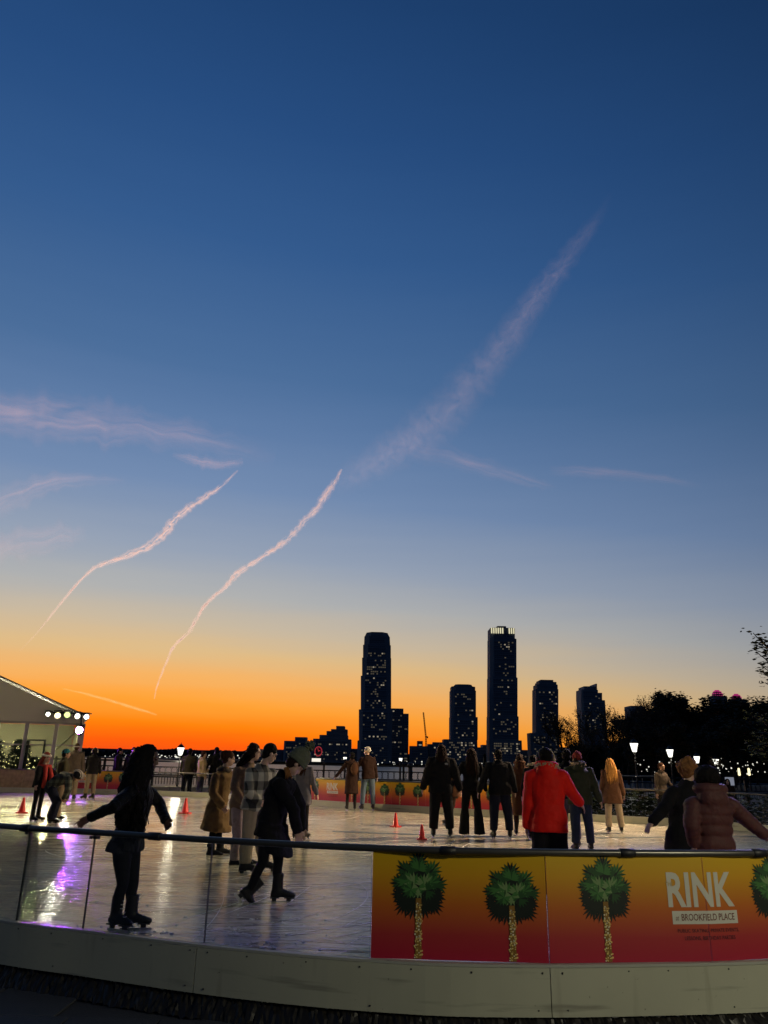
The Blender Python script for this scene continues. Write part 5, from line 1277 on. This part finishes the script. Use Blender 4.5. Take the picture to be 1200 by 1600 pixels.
            for i in range(46):
                a = rr.uniform(-1.5, 1.5); o1 = h + u * rr.uniform(.0, .07) * k - f * .085 * k * math.cos(a) + r * .09 * k * math.sin(a)
                o2 = p1 + rr_ * .115 * W * math.sin(a) + bk * .05 * k * math.cos(a); o3 = p3.lerp(p2, rr.uniform(-.15, .5)) + rr_ * .10 * W * math.sin(a) + bk * .035 * k * math.cos(a) + Vector((rr.gauss(0, .012), rr.gauss(0, .012), 0))
                tube(lk, [o1, o1.lerp(o2, .5) - f * .015 * k, o2, o2.lerp(o3, .6) + bk * .01 * k, o3], [.010 * k, .014 * k, .015 * k, .012 * k, .004 * k], 5)
            obj('hair_lock', lk, m, s.root, True)['kind'] = 'stuff'
        elif kind == 'bun':
            ball(bm, h - f * .125 * k + u * .035 * k, .055 * k); ball(bm, h - f * .10 * k + u * .07 * k, .045 * k)
            for i in range(5): tube(bm, [h - f * .12 * k + r * (i - 2) * .02 * k, h - f * .15 * k - u * .07 * k + r * (i - 2) * .025 * k], [.014 * k, .006 * k], 5, rnd=True)
        elif kind == 'round':
            ellipsoid(bm, h + u * .035 * k - f * .02 * k, r * .125 * k, f * .125 * k, u * .112 * k, 18, 12)
        elif kind == 'afro':
            rr = random.Random(3)
            for i in range(60):
                d = Vector((rr.gauss(0, 1), rr.gauss(0, 1), rr.gauss(.25, 1))).normalized()
                if d.dot(f) > .55 and d.dot(u) < .5: continue
                ball(bm, h + u * .03 * k - f * .015 * k + d * .095 * k * wide, rr.uniform(.022, .04) * k, 8, 6)
        body_obj('hair', bm, m, s.root, max(.008, s.vox * .8), disp * k, T_HAIR, smooth=1)
    def curls(s, col, ends, n=40, r0=.014, seed=1, top=.09):
        # loose wavy locks from the scalp down to the given points
        J, k = s.J, s.k; h, f, r, u = J['hd'], s.hf, s.lookr, s.hu; bm = bmesh.new(); rr = random.Random(seed)
        for i in range(n):
            e = Vector(rr.choice(ends)) + Vector((rr.gauss(0, .022), rr.gauss(0, .04), rr.gauss(0, .05))); a = rr.uniform(-1.2, 1.2)
            st = h + u * rr.uniform(.0, .10) * k - f * rr.uniform(.02, .10) * k + r * math.sin(a) * .07 * k
            mid = st.lerp(e, .45) - f * .015 * k + r * a * .03; pts = []; ph = rr.uniform(0, 6); am = rr.uniform(.006, .016)
            for q in range(15):
                t = q / 14; p = st.lerp(mid, t).lerp(mid.lerp(e, t), t); fr = t * 26 + ph
                pts.append(p + (r * math.cos(fr) + f * math.sin(fr)) * am * (t + .3))
            tube(bm, pts, [r0 * (1 - .6 * q / 14) for q in range(15)], 5)
        o = obj('curl', bm, HAIR[col], s.root, True); o['kind'] = 'stuff'
    def beanie(s, m, pom=None, high=1.0, big=1.0):
        J, k = s.J, s.k * big; h, f, r, u = J['hd'], s.hf, s.lookr, s.hu; bm = bmesh.new()
        fr = (f * .97 - u * .2).normalized(); uu = (u * .97 + f * .2).normalized()*1
        uu = (u - f * .22).normalized(); ff = r.cross(uu) * -1
        c = h + u * .02 * k - f * .012 * k
        rings_mesh(bm, [s.ring(c + uu * z * k, r, ff, a * k, b * k, 20, 2) for z, a, b in ((-.01, .086, .103), (.03, .092, .108), (.035, .086, .103), (.075 * high, .080, .096), (.11 * high, .06, .074), (.13 * high, .03, .04), (.137 * high, .01, .012))])
        o = body_obj('beanie', bm, m, s.root, s.vox * .7, .006 * k, T_FUR, smooth=1)
        if pom:
            bm = bmesh.new(); rr = random.Random(2); cc = c + uu * (.165 * high) * k
            for i in range(90):
                d = Vector((rr.gauss(0, 1), rr.gauss(0, 1), rr.gauss(0, 1))).normalized(); tube(bm, [cc, cc + d * .056 * k], [.014 * k, .007 * k], 5)
            body_obj('pompom', bm, m, o, s.vox * .6, .008, T_FUR, smooth=1)
    def helmet(s, m1, m2):
        J, k = s.J, s.k; h, f, r, u = J['hd'], s.hf, s.lookr, s.hu; bm = bmesh.new()
        ellipsoid(bm, h + u * .035 * k, r * .105 * k, f * .128 * k, u * .10 * k, 18, 10); o = obj('helmet', bm, m1, s.root, True)
        bm = bmesh.new()
        for a in (-.7, -.25, .25, .7):
            tube(bm, [h + u * .037 * k + r * .107 * math.sin(a) * k * math.cos(t) ** .0 + (f * .128 * math.sin(t) + u * .103 * math.cos(t)) * math.cos(a) * k for t in [(-1.5 + 3 * i / 10) for i in range(11)]], .012 * k, 6, rnd=True)
        obj('helmet_rib', bm, m2, o, True)['kind'] = 'stuff'
    def band(s, m, z=.03, rad=.022):
        J, k = s.J, s.k; h, f, r, u = J['hd'], s.hf, s.lookr, s.hu; bm = bmesh.new()
        tube(bm, [h + u * z * k - f * .01 * k + r * .094 * k * math.cos(t) + f * .108 * k * math.sin(t) for t in (2 * PI * i / 24 for i in range(25))], rad * k, 8); return obj('headband', bm, m, s.root, True)
    def headphones(s, m):
        J, k = s.J, s.k; h, f, r, u = J['hd'], s.hf, s.lookr, s.hu; bm = bmesh.new()
        for sg in (-1, 1): ellipsoid(bm, h + r * sg * .10 * k - u * .01 * k, r * .02 * k, f * .035 * k, u * .042 * k, 10, 8)
        tube(bm, [h - u * .01 * k + r * .108 * k * math.cos(t) + u * .135 * k * math.sin(t) for t in (PI * i / 16 for i in range(17))], .009 * k, 6); obj('earmuff', bm, m, s.root, True)
    def hoodup(s, m, fur=None):
        J, k = s.J, s.k; h, f, r, u = J['hd'], s.hf, s.lookr, s.hu; bm = bmesh.new()
        ellipsoid(bm, h + u * .025 * k - f * .03 * k, r * .108 * k, f * .115 * k, u * .122 * k, 16, 10); tube(bm, [h - u * .05 * k - f * .04 * k, J['nk'] - f * .03 * k - u * .05 * k], [.10 * k, .11 * k], 12, rnd=True)
        body_obj('hood', bm, m, s.root, s.vox, .012, T_FOLD)
def at_feet(px, py): p = ice_at(px, py); return (p.x, p.y)
def at_depth(px, Y, py=1310): return (at(px, py, Y).x, Y)
def hem_px(s_, pts):
    # garment rings from pixels: (px, py, half width px, dd, depth ratio), from the lowest up
    out = []
    for px, py, hw, dd, rt in pts:
        c = at(px, py, s_.B.y + dd); e = (at(px + hw, py, s_.B.y + dd) - c).length; out.append((c - s_.B, e, e * rt))
    return out
def H_of(base, px, top): return at(px, top, base[1]).z
def P(label, base, top=None, H=None, px=None, **kw):
    if H is None: H = H_of(base, px, top) - kw.get('z0', 0)
    return Person(label, base, H, **kw)
G_BACK = 'skaters seen from behind on the right'
# --- foreground girl holding the rail
b = at_feet(196, 1454); b = (b[0], b[1])
gd = ice_at(120, 1287, RAILZ).y - b[1]
class Girl(Person):
    pass
Girl.hp = {'R': (.55, .75, Vector((-.8, -.12, -.52)), Vector((-.25, -.55, -.8))), 'L': (.5, .2)}
g = Girl('girl with long dark curls in a black jacket and short skirt holding the rail', b, 1.56, head=88, skin='dark', fem=True, vox=.010, nod=14, look=80,
         j=dict(hd=(232, 1184, 0), nk=(220, 1218, 0), ch=(212, 1256, 0), wa=(205, 1290, 0), pe=(198, 1318, 0), sR=(207, 1236, -.17), sL=(226, 1234, .17), eR=(176, 1261, -.42), wR=(142, 1277, gd + .01), eL=(249, 1256, .25), wL=(259, 1281, .12),
                hR=(190, 1325, -.09), hL=(204, 1325, .09), kR=(192, 1381, -.10), kL=(208, 1379, .06), aR=(182, 1428, -.06), aL=(205, 1427, .04)))
g.eyes()
g.trousers(CL['tights'], (.095, .084, .056, .054, .044), 0, 'leggings', .004)
g.jacket(CL['sequin'], .028, hem=.05, sleeve=(.068, .062, .048), disp=.03, voxel=.010)
g.skirt(CL['blacksoft'], hem_px(g, [(191, 1330, 37, 0, .55), (193, 1320, 32, 0, .6), (197, 1304, 24, 0, .65), (201, 1290, 20, 0, .7)]), disp=.03)
g.skates(yaw={'R': 118, 'L': 84})
g.hair('short', 'black', disp=.03)
bm = bmesh.new(); vr = Vector((1, 0, 0)); hr = []
for px, py, hw, dd, hd_ in ((228, 1168, 13, 0, .085), (221, 1190, 20, -.02, .105), (214, 1214, 22, -.06, .13), (205, 1238, 21, -.09, .13), (199, 1262, 20, -.10, .11), (197, 1284, 17, -.10, .09), (198, 1300, 10, -.10, .05)):
    c = at(px, py, b[1] + dd); e = (at(px + hw, py, b[1] + dd) - c).length; hr.append(g.ring(c - g.B, vr, Vector((0, 1, 0)), e, hd_, 20, 2))
rings_mesh(bm, hr); body_obj('hair_fall', bm, HAIR['black'], g.root, .010, .05, T_HAIR, smooth=1)
e0 = [at(px, py, b[1] + d) - g.B for px, py, d in ((190, 1270, -.12), (187, 1288, -.12), (190, 1300, -.1), (200, 1308, -.18), (212, 1298, -.2), (196, 1275, -.22), (198, 1255, -.2), (226, 1288, -.12), (222, 1300, -.14), (206, 1262, -.25))]
g.curls('black', e0, 80, .010, 4)
# --- woman in the bobble hat
b = at_feet(438, 1410)
W = P('woman in a long black coat and green bobble hat bending forward as she skates', b, H=1.63, head=86, fem=True, skin='light', vox=.011, nod=52, look=70,
      j=dict(hd=(462, 1194, 0), nk=(444, 1210, 0), ch=(436, 1238, 0), wa=(430, 1262, 0), pe=(424, 1283, 0), sR=(434, 1222, -.17), sL=(452, 1222, .16), eR=(458, 1264, -.22), wR=(464, 1296, -.18), eL=(470, 1260, .2), wL=(471, 1292, .16),
             hR=(418, 1292, -.08), hL=(430, 1292, .08), kR=(410, 1348, -.05), kL=(435, 1345, .06), aR=(390, 1392, -.03), aL=(434, 1389, .05)))
W.trousers(CL['tights'], (.10, .082, .058, .054, .044), 0, 'leggings', .004)
W.skirt(CL['black'], hem_px(W, [(437, 1336, 26, 0, .7), (432, 1318, 30, 0, .7), (428, 1296, 28, 0, .7), (426, 1275, 22, 0, .7)]), 'skirt', .04)
W.jacket(CL['black'], .035, sleeve=(.078, .07, .06), name='coat', disp=.03, hempts=hem_px(W, [(424, 1309, 37, 0, .62), (426, 1285, 33, 0, .65)]))
W.skates(yaw={'R': 70, 'L': 84}, pitch={'R': -48})
W.hair('short', 'darkbrown', disp=.02)
bm = bmesh.new()
for i in range(14):
    a = at(445 + i * .7, 1199, b[1] - .12 + i * .01) - W.B; c = at(446 + i * .8, 1217 - (i % 3) * 3, b[1] - .13 + i * .01) - W.B; tube(bm, [a, a.lerp(c, .5) + Vector((.008, 0, 0)), c], [.012, .010, .004], 5)
obj('hair_strand', bm, HAIR['ginger'], W.root, True)['kind'] = 'stuff'
W.beanie(CL['greenknit'], True, 1.15, 1.22)
# --- man in the checked jacket
b = at_feet(402, 1363)
M_ = P('man in a black and white checked jacket and beige trousers looking down', b, H=1.74, head=72, skin='light', vox=.012, nod=28, look=62,
       j=dict(hd=(422, 1177, 0), nk=(409, 1199, 0), ch=(405, 1222, 0), wa=(401, 1246, 0), pe=(397, 1262, 0), sR=(392, 1206, -.14), sL=(423, 1207, .14), eR=(389, 1236, -.24), wR=(404, 1252, -.14), eL=(428, 1236, .2), wL=(432, 1254, .12),
              hR=(392, 1268, -.08), hL=(403, 1268, .08), kR=(388, 1310, -.08), kL=(408, 1308, .08), aR=(383, 1349, -.10), aL=(413, 1345, .12)))
M_.eyes(); M_.trousers(CL['beige'], (.105, .10, .09, .086, .078), 0)
M_.jacket(CL['check'], .04, hem=.03, sleeve=(.08, .072, .058), disp=.02)
M_.skates(yaw={'R': 84, 'L': 80}, pitch={'L': -4})
M_.hair('short', 'black', disp=.015)
# --- taupe coat
b = at_feet(372, 1350)
T = P('dark-haired woman in a long taupe coat between the camel coat and the checked jacket', b, H=1.68, head=62, fem=True, skin='light', nod=12, look=72,
      j=dict(hd=(397, 1175, 0), nk=(388, 1196, 0), ch=(383, 1220, 0), wa=(379, 1242, 0), pe=(376, 1258, 0), sR=(372, 1203, -.14), sL=(398, 1203, .12), eR=(366, 1232, -.2), wR=(377, 1249, -.2), hR=(371, 1266, -.08), hL=(381, 1266, .08), kR=(371, 1308, -.08), kL=(380, 1308, .08), aR=(366, 1344, -.08), aL=(384, 1342, .08)))
T.trousers(CL['floral'], (.10, .09, .075, .074, .07), 0)
T.jacket(CL['taupe'], .035, sleeve=(.074, .066, .055), name='coat', disp=.025, hempts=hem_px(T, [(372, 1291, 16, 0, .8), (373, 1270, 15, 0, .8)]))
T.skates(yaw={'R': 80, 'L': 70}); T.hair('long', 'darkbrown', .26, .85, .03)
# --- camel coat
b = at_feet(338, 1335)
K = P('woman with tied-up brown hair in a wide camel coat leaning forward', b, H=1.6, head=68, fem=True, skin='light', nod=14, look=74,
      j=dict(hd=(358, 1185, 0), nk=(350, 1203, 0), ch=(346, 1224, 0), wa=(342, 1248, 0), pe=(338, 1264, 0), sR=(338, 1212, -.15), sL=(361, 1210, .14), eR=(333, 1240, -.22), wR=(346, 1258, -.24), hR=(334, 1270, -.08), hL=(342, 1270, .08), kR=(333, 1300, -.07), kL=(342, 1300, .07), aR=(330, 1328, -.06), aL=(344, 1325, .10)))
K.trousers(CL['black'], (.09, .08, .06, .058, .05), 0, 'leggings')
K.jacket(CL['camel'], .04, sleeve=(.08, .075, .07), name='coat', disp=.03, hempts=hem_px(K, [(337, 1298, 27, 0, .8), (339, 1285, 25, 0, .8), (341, 1262, 20, 0, .8)]))
K.jacket(CL['whiteknit'], .05, name='scarf', hem=-.30, sleeve=(.03, .02, .02), disp=.02) if False else None
K.skates(yaw={'R': 84, 'L': 70}); K.hair('bun', 'brown', disp=.02)
bm = bmesh.new(); c = K.J['nk'] + Vector((0, 0, .0)); tube(bm, [c + Vector((.09 * math.cos(t), .08 * math.sin(t), .012 * math.sin(3 * t))) for t in (2 * PI * i / 16 for i in range(17))], .035, 8); body_obj('scarf', bm, CL['greybrown'], K.root, .012, .02, T_FOLD)
# --- grey coat behind the bobble hat
b = at_feet(468, 1311)
Q = P('skater in a long grey coat mostly hidden behind the bobble-hatted woman', b, 1178, px=470, head=20, fem=True, skin='light', nod=10, look=40, armR=(14, 10, 10))
Q.trousers(CL['blacksoft'], (.10, .088, .07, .07, .066)); Q.jacket(CL['grey'], .035, hem=.30, name='coat', flare=1.15, disp=.025); Q.skates(); Q.hair('long', 'brown', .2)
# --- couple at the far boards
b = at_feet(548, 1266)
p = P('woman with a backpack over a dark coat, arm held out, at the far boards', b, 1176, px=550, head=-8, fem=True, armL=(38, 12, 4), armR=(6, 20, 30), lean=4)
p.trousers(CL['black'], (.09, .08, .06, .058, .05)); p.jacket(CL['darkbrown'], .035, hem=.50, name='coat', flare=1.1); p.skates(lace=False); p.hair('short', 'black')
bm = bmesh.new(); r1, f1, u1 = p.spine_frame(1); c = p.J['ch'] - f1 * .17 + r1 * .06 - u1 * .05; ellipsoid(bm, c, r1 * .12, f1 * .08, u1 * .19, 12, 9); body_obj('backpack', bm, CL['brown'], p.root, .016, .02, T_FOLD)
b = at_feet(574, 1266)
p = P('man in pale cap and jeans with his arm round the woman with a backpack', b, 1168, px=567, head=-14, side=-4, look=-60, armL=(30, 14, 10), legL=(4, 6, 6), legR=(0, 7, 0), skin='light')
p.trousers(CL['denim'], (.105, .095, .08, .075, .068)); p.jacket(CL['darkbrown'], .035, hem=.13); p.skates(lace=False); p.beanie(CL['whiteknit'], high=.9)
# --- row of people on the right, from behind
b = at_feet(689, 1309)
p = P('tall skater in a big black jacket and baggy trousers right beside a red cone', b, 1164, px=680, head=4, build=1.12, look=25, armL=(16, -6, 22), armR=(20, 8, 12), legL=(-3, 5, 2), legR=(6, 8, 8), vox=.013, side=2)
p.trousers(CL['black'], (.125, .12, .105, .095, .085)); p.jacket(CL['black'], .05, hem=.16, sleeve=(.10, .088, .07), flare=1.05, disp=.03); p.skates(); p.hair('long', 'darkbrown', .12, .9)
bm = bmesh.new(); r1, f1, u1 = p.spine_frame(1); c = p.J['sR'].lerp(p.J['ch'], .35) - f1 * .195 * p.k - r1 * .03
for i in range(3): tube(bm, [c + u1 * (.010 - .011 * i) - r1 * (.034 - i * .006), c + u1 * (.016 - .011 * i), c + u1 * (.008 - .011 * i) + r1 * .034], .0045, 5)
obj('shoulder_patch', bm, M_LOGO, p.root)
b = at_feet(706, 1290)
p = P('blonde child in a brown coat kicking one skate back between the two black-clad skaters', b, 1186, px=708, H=None, head=55, fem=True, legR=(-6, 2, 20), skin='light', look=60, nod=10)
p.trousers(CL['darkbrown'], (.09, .082, .066, .06, .05)); p.jacket(CL['brown'], .035, hem=.24, name='coat', flare=1.15); p.skates(yaw={'L': -60, 'R': -50}); p.hair('long', 'blond', .18)
b = at_feet(737, 1307)
p = P('slim woman in a short black jacket and flared black trousers with long hair', b, 1170, px=736, head=0, fem=True, armL=(27, 4, 2), armR=(19, 8, 10), legL=(-3, 6, 0), legR=(5, 7, 4), vox=.013, side=2)
p.trousers(CL['black'], (.105, .095, .075, .095, .118), .10); p.jacket(CL['black'], .035, hem=.08, sleeve=(.072, .06, .05)); p.skates(); p.hair('long', 'darkbrown', .30, 1.0)
b = at_feet(783, 1311)
p = P('broad man in a dark navy jacket and trousers, arms hanging, seen from behind', b, 1172, px=781, head=0, build=1.15, armL=(24, 2, 4), armR=(15, 8, 18), legL=(-4, 6, 4), legR=(4, 9, 6), vox=.013, look=-25, side=-2)
p.trousers(CL['navy'], (.125, .115, .10, .088, .08)); p.jacket(CL['black'], .045, hem=.14, sleeve=(.092, .08, .064)); p.skates(); p.hair('short', 'black')
b = at_feet(816, 1306)
p = P('woman in a long brown hooded coat between the broad man and the red jacket', b, 1179, px=816, head=10, fem=True, armR=(8, 18, 20), armL=(8, 6, 10), vox=.013)
p.trousers(CL['darkbrown'], (.095, .085, .062, .06, .05)); p.jacket(CL['brown'], .035, hem=.56, name='coat', flare=1.02, hood=True, fur=None); p.skates(); p.hair('bun', 'darkbrown')
b = at_feet(838, 1312)
p = P('skater with a pale hood almost hidden behind the red jacket', b, 1181, px=839, head=5, fem=True)
p.trousers(CL['black']); p.jacket(CL['black'], .035, hem=.2, hood=False, fur=CL['lightfur']); p.skates(); p.hair('short', 'black')
b = at_depth(859, 8.4)
class Red(Person): pass
p = Red('skater in a bright red hooded parka and black trousers reaching a hand to the right', b, H_of(b, 857, 1171), head=8, vox=.011, look=12, lean=3,
        j=dict(eR=(886, 1228, .02), wR=(905, 1253, .10)), armL=(8, 2, 6), legL=(4, 3, 10), legR=(4, 3, 10))
p.trousers(CL['black'], (.12, .11, .095, .09, .08)); p.jacket(CL['red'], .05, hem=.17, sleeve=(.095, .082, .062), flare=1.04, disp=.018, hood=True, fur=CL['fur'], bulge=.03); p.skates(); p.hair('short', 'black'); p.headphones(CL['lightfur'])
b = at_feet(893, 1326)
p = P('skater in a dark jacket and grey trousers between the red and green parkas', b, 1172, px=897, head=14, armL=(25, 4, 0))
p.trousers(CL['grey'], (.11, .10, .085, .08, .07)); p.jacket(CL['black'], .04, hem=.12); p.skates(); p.hair('short', 'black')
b = at_feet(911, 1332)
p = P('skater in a dark green parka with a fur-edged hood and dark red beanie', b, 1178, px=916, head=0, build=1.1, armL=(14, 8, 10), armR=(20, 2, -2), legL=(0, 3, 0), legR=(0, 6, 0), vox=.012)
p.trousers(CL['darkdenim'], (.115, .105, .088, .08, .074)); p.jacket(CL['green'], .05, hem=.16, sleeve=(.095, .085, .066), hood=True, fur=CL['fur'], disp=.03); p.skates(); p.hair('short', 'darkbrown'); p.beanie(CL['redknit'])
b = at_feet(961, 1302)
p = P('woman with long lit blonde hair, brown coat and pale jeans, facing away', b, 1186, px=957, head=6, fem=True, armR=(14, 6, 8), vox=.013, legL=(0, 4, 0), legR=(0, 7, 0))
p.trousers(CL['beige'], (.105, .095, .085, .08, .078), 0); p.jacket(CL['brown'], .04, hem=.30, name='coat', flare=1.3, sleeve=(.08, .07, .06)); p.skates(lace=False); p.hair('long', 'blond', .34, 1.1)
# --- black jacket with blond curls and the pink puffer in front
b = at_depth(1062, 7.9)
class Blk(Person): pass
Blk.hp = {'L': (.5, .25)}
p = Blk('skater in black with short curly blond hair, arm stretched out low to the left', b, H_of(b, 1072, 1184) , head=-20, vox=.011, skin='light', look=60, lean=8,
        j=dict(hd=(1076, 1203, 0), nk=(1075, 1226, -.02), sL=(1054, 1238, -.05), eL=(1038, 1262, -.15), wL=(1020, 1284, -.2), sR=(1092, 1240, .1), eR=(1098, 1268, .1), wR=(1098, 1296, .1), pe=(1068, 1312, 0), ch=(1072, 1262, 0), wa=(1069, 1290, 0)), legL=(0, 4, 6), legR=(0, 4, 6))
p.trousers(CL['black'], (.11, .10, .085, .08, .07)); p.jacket(CL['black'], .04, hem=.20, sleeve=(.082, .072, .056), disp=.03); p.skates(); p.hair('afro', 'ginger', disp=.02)
b = at_depth(1114, 6.75)
class Pink(Person): pass
p = Pink('child with round black hair in a dusty pink hooded puffer jacket, arms spread', b, 1.47, head=-6, vox=.010, skin='mid', look=-4,
         j=dict(hd=(1104, 1219, 0), nk=(1108, 1247, 0), sL=(1082, 1258, -.02), eL=(1080, 1288, -.10), wL=(1084, 1316, -.05), sR=(1142, 1258, .02), eR=(1166, 1281, .04), wR=(1192, 1302, .02), pe=(1116, 1326, 0), ch=(1111, 1272, 0), wa=(1114, 1305, 0)), legL=(0, 4, 6), legR=(0, 4, 6))
p.trousers(CL['black'], (.11, .10, .085, .08, .07)); p.jacket(CL['pink'], .052, hem=.10, sleeve=(.088, .078, .062), hood=True, hs=1.28, bulge=.10, disp=.016, flare=1.05); p.skates(); p.hair('round', 'black', disp=.03)
# --- people beyond the far boards
FZ = GZ
def beyond(px, py_feet, Y): return (at(px, py_feet, Y).x, Y)
b = beyond(1036, 1270, 21.0)
p = P('man in a grey jacket leaning on the far rail by the clipped hedge', b, 1192, px=1033, z0=-.05, head=150, lean=6, armL=(12, 25, 20), legL=(4, 4, 8))
p.trousers(CL['blacksoft']); p.jacket(CL['greybrown'], .035, hem=.14); p.shoes(); p.hair('short', 'brown')
b = beyond(1141, 1260, 24)
p = P('person with dark hair whose face shows above the far rail beside the pink puffer', b, H=1.30, z0=-.20, head=190, skin='light')
p.eyes(); p.trousers(CL['black']); p.jacket(CL['darkbrown'], .035); p.shoes(); p.hair('long', 'black', .15)
G2 = 'people along the far boards'
for (px, fy, tp, hd, Y, jk, tr, hr, lab, kw) in (
    (178, 1240, 1169, 80, 31.6, 'blacksoft', 'olive', 'black', 'onlooker in profile in a dark jacket and olive trousers left of the curly-haired girl', dict(armL=(6, 12, 14))),
    (201, 1240, 1168, 170, 31.4, 'blacksoft', 'blacksoft', 'darkbrown', 'onlooker facing the ice in a dark jacket just behind the curly hair of the girl', dict(skin='light')),
    (290, 1243, 1170, 10, 30.6, 'olive', 'black', 'black', 'onlooker in an olive jacket and black trousers beside the lone left lantern', dict(build=1.1)),
    (311, 1245, 1174, 60, 30.2, 'tan', 'greybrown', 'brown', 'onlooker in a pale tan jacket and grey trousers near the far clear panels', dict(armL=(8, 30, 30), skin='light', fem=True)),
    (333, 1240, 1168, -30, 30.6, 'black', 'black', 'black', 'onlooker all in black left of the camel coat, leaning on the railing', dict(armL=(20, 10, 0)))):
    b = beyond(px, fy, Y); p = P(lab, b, tp, px=px, z0=GZ + .1, head=hd, **kw)
    p.trousers(CL[tr], (.115, .105, .088, .08, .07)); p.jacket(CL[jk], .045, hem=.15, sleeve=(.085, .075, .06)); p.shoes(); p.hair('short', hr)
# --- group by the tent
b = at_feet(138, 1249)
p = P('skater in black jacket, white earmuffs and khaki trousers near the tent', b, 1169, px=136, head=-20, armL=(10, 10, 20))
p.trousers(CL['khaki'], (.11, .10, .085, .08, .074), -.06); p.jacket(CL['black'], .04, hem=.13); p.skates(yaw={'L': -75, 'R': -60}, lace=False); p.hair('short', 'black'); p.headphones(CL['whiteknit'])
b = at_feet(108, 1250)
p = P('man in a grey-brown jacket and pale-rimmed cap seen from behind by the tent', b, 1162, px=110, head=-12, build=1.1)
p.trousers(CL['khaki'], (.115, .105, .09, .085, .08)); p.jacket(CL['greybrown'], .045, hem=.14, sleeve=(.09, .08, .065)); p.skates(lace=False); p.hair('short', 'brown'); p.beanie(CL['blacksoft'], high=.7); p.band(CL['whiteknit'], .02, .016)
b = at_feet(74, 1284); b = (b[0], b[1] + .4)
p = P('skater in a teal cap and beige trousers hidden behind the bending helmeted skater', b, 1171, px=92, head=60, j=None)
p.trousers(CL['khaki'], (.11, .105, .10, .10, .10), .06); p.jacket(CL['olive'], .035); p.skates(lace=False); p.hair('short', 'black'); p.beanie(CL['teal'], high=.8)
b = at_feet(55, 1284)
p = P('woman with a red scarf and pink headband over a black coat, facing the bending skater', b, 1172, px=70, head=110, fem=True, skin='light', lean=6, look=120, nod=10, vox=.013,
      j=dict(hd=(73, 1183, -.05), nk=(69, 1197, 0)), legL=(-4, 4, 0), legR=(2, 4, 2), armR=(16, 10, 10), armL=(10, 30, 20))
p.eyes(); p.trousers(CL['black'], (.09, .08, .06, .055, .048)); p.jacket(CL['black'], .04, hem=.16, sleeve=(.085, .075, .06), flare=1.1); p.skates(lace=False); p.hair('long', 'red', .28, 1.0); p.band(CL['whiteknit'], .045, .024)
bm = bmesh.new(); c = p.J['nk']; r1, f1, u1 = p.spine_frame(1)
tube(bm, [c + r1 * .09 * math.cos(t) + f1 * .10 * math.sin(t) for t in (2 * PI * i / 16 for i in range(17))], .04, 8)
for sg in (-1, 1): tube(bm, [c + f1 * .10 + r1 * sg * .06, c + f1 * .17 + r1 * sg * .09 - u1 * .2, c + f1 * .16 + r1 * sg * .10 - u1 * .42], [.045, .05, .04], 8, rnd=True)
body_obj('scarf', bm, CL['redscarf'], p.root, .013, .02, T_FOLD)
b = at_feet(80, 1286)
p = P('skater in dark checked jacket and black-and-white helmet bent right over by the red-scarfed woman', b, H=1.55, head=80, vox=.013, look=85, nod=40,
      j=dict(hd=(120, 1212, 0), nk=(111, 1214, 0), ch=(101, 1215, 0), wa=(89, 1220, 0), pe=(80, 1230, 0), sR=(107, 1216, -.15), sL=(108, 1214, .15), eR=(106, 1233, -.22), wR=(100, 1246, -.1), eL=(108, 1232, .2), wL=(104, 1246, .1), hR=(79, 1232, -.08), hL=(80, 1232, .08), kR=(90, 1254, -.08), kL=(88, 1254, .1), aR=(81, 1278, -.08), aL=(79, 1277, .1)))
p.trousers(CL['navy'], (.115, .11, .095, .095, .10), .02); p.jacket(CL['darkcheck'], .04, hem=.02, sleeve=(.08, .07, .055)); p.skates(yaw={'R': 100, 'L': 110}, lace=False); p.helmet(CL['blacksoft'], CL['whiteknit'])

# bake the modifiers so that every mesh is plain geometry
dg = bpy.context.evaluated_depsgraph_get()
baked = []
for o in BAKE:
    me = bpy.data.meshes.new_from_object(o.evaluated_get(dg)); baked.append((o, me))
for o, me in baked:
    o.modifiers.clear(); old = o.data; o.data = me; me.name = o.name
    for q in me.polygons: q.use_smooth = True
for t_ in (T_FOLD, T_HAIR, T_FUR): bpy.data.textures.remove(t_)
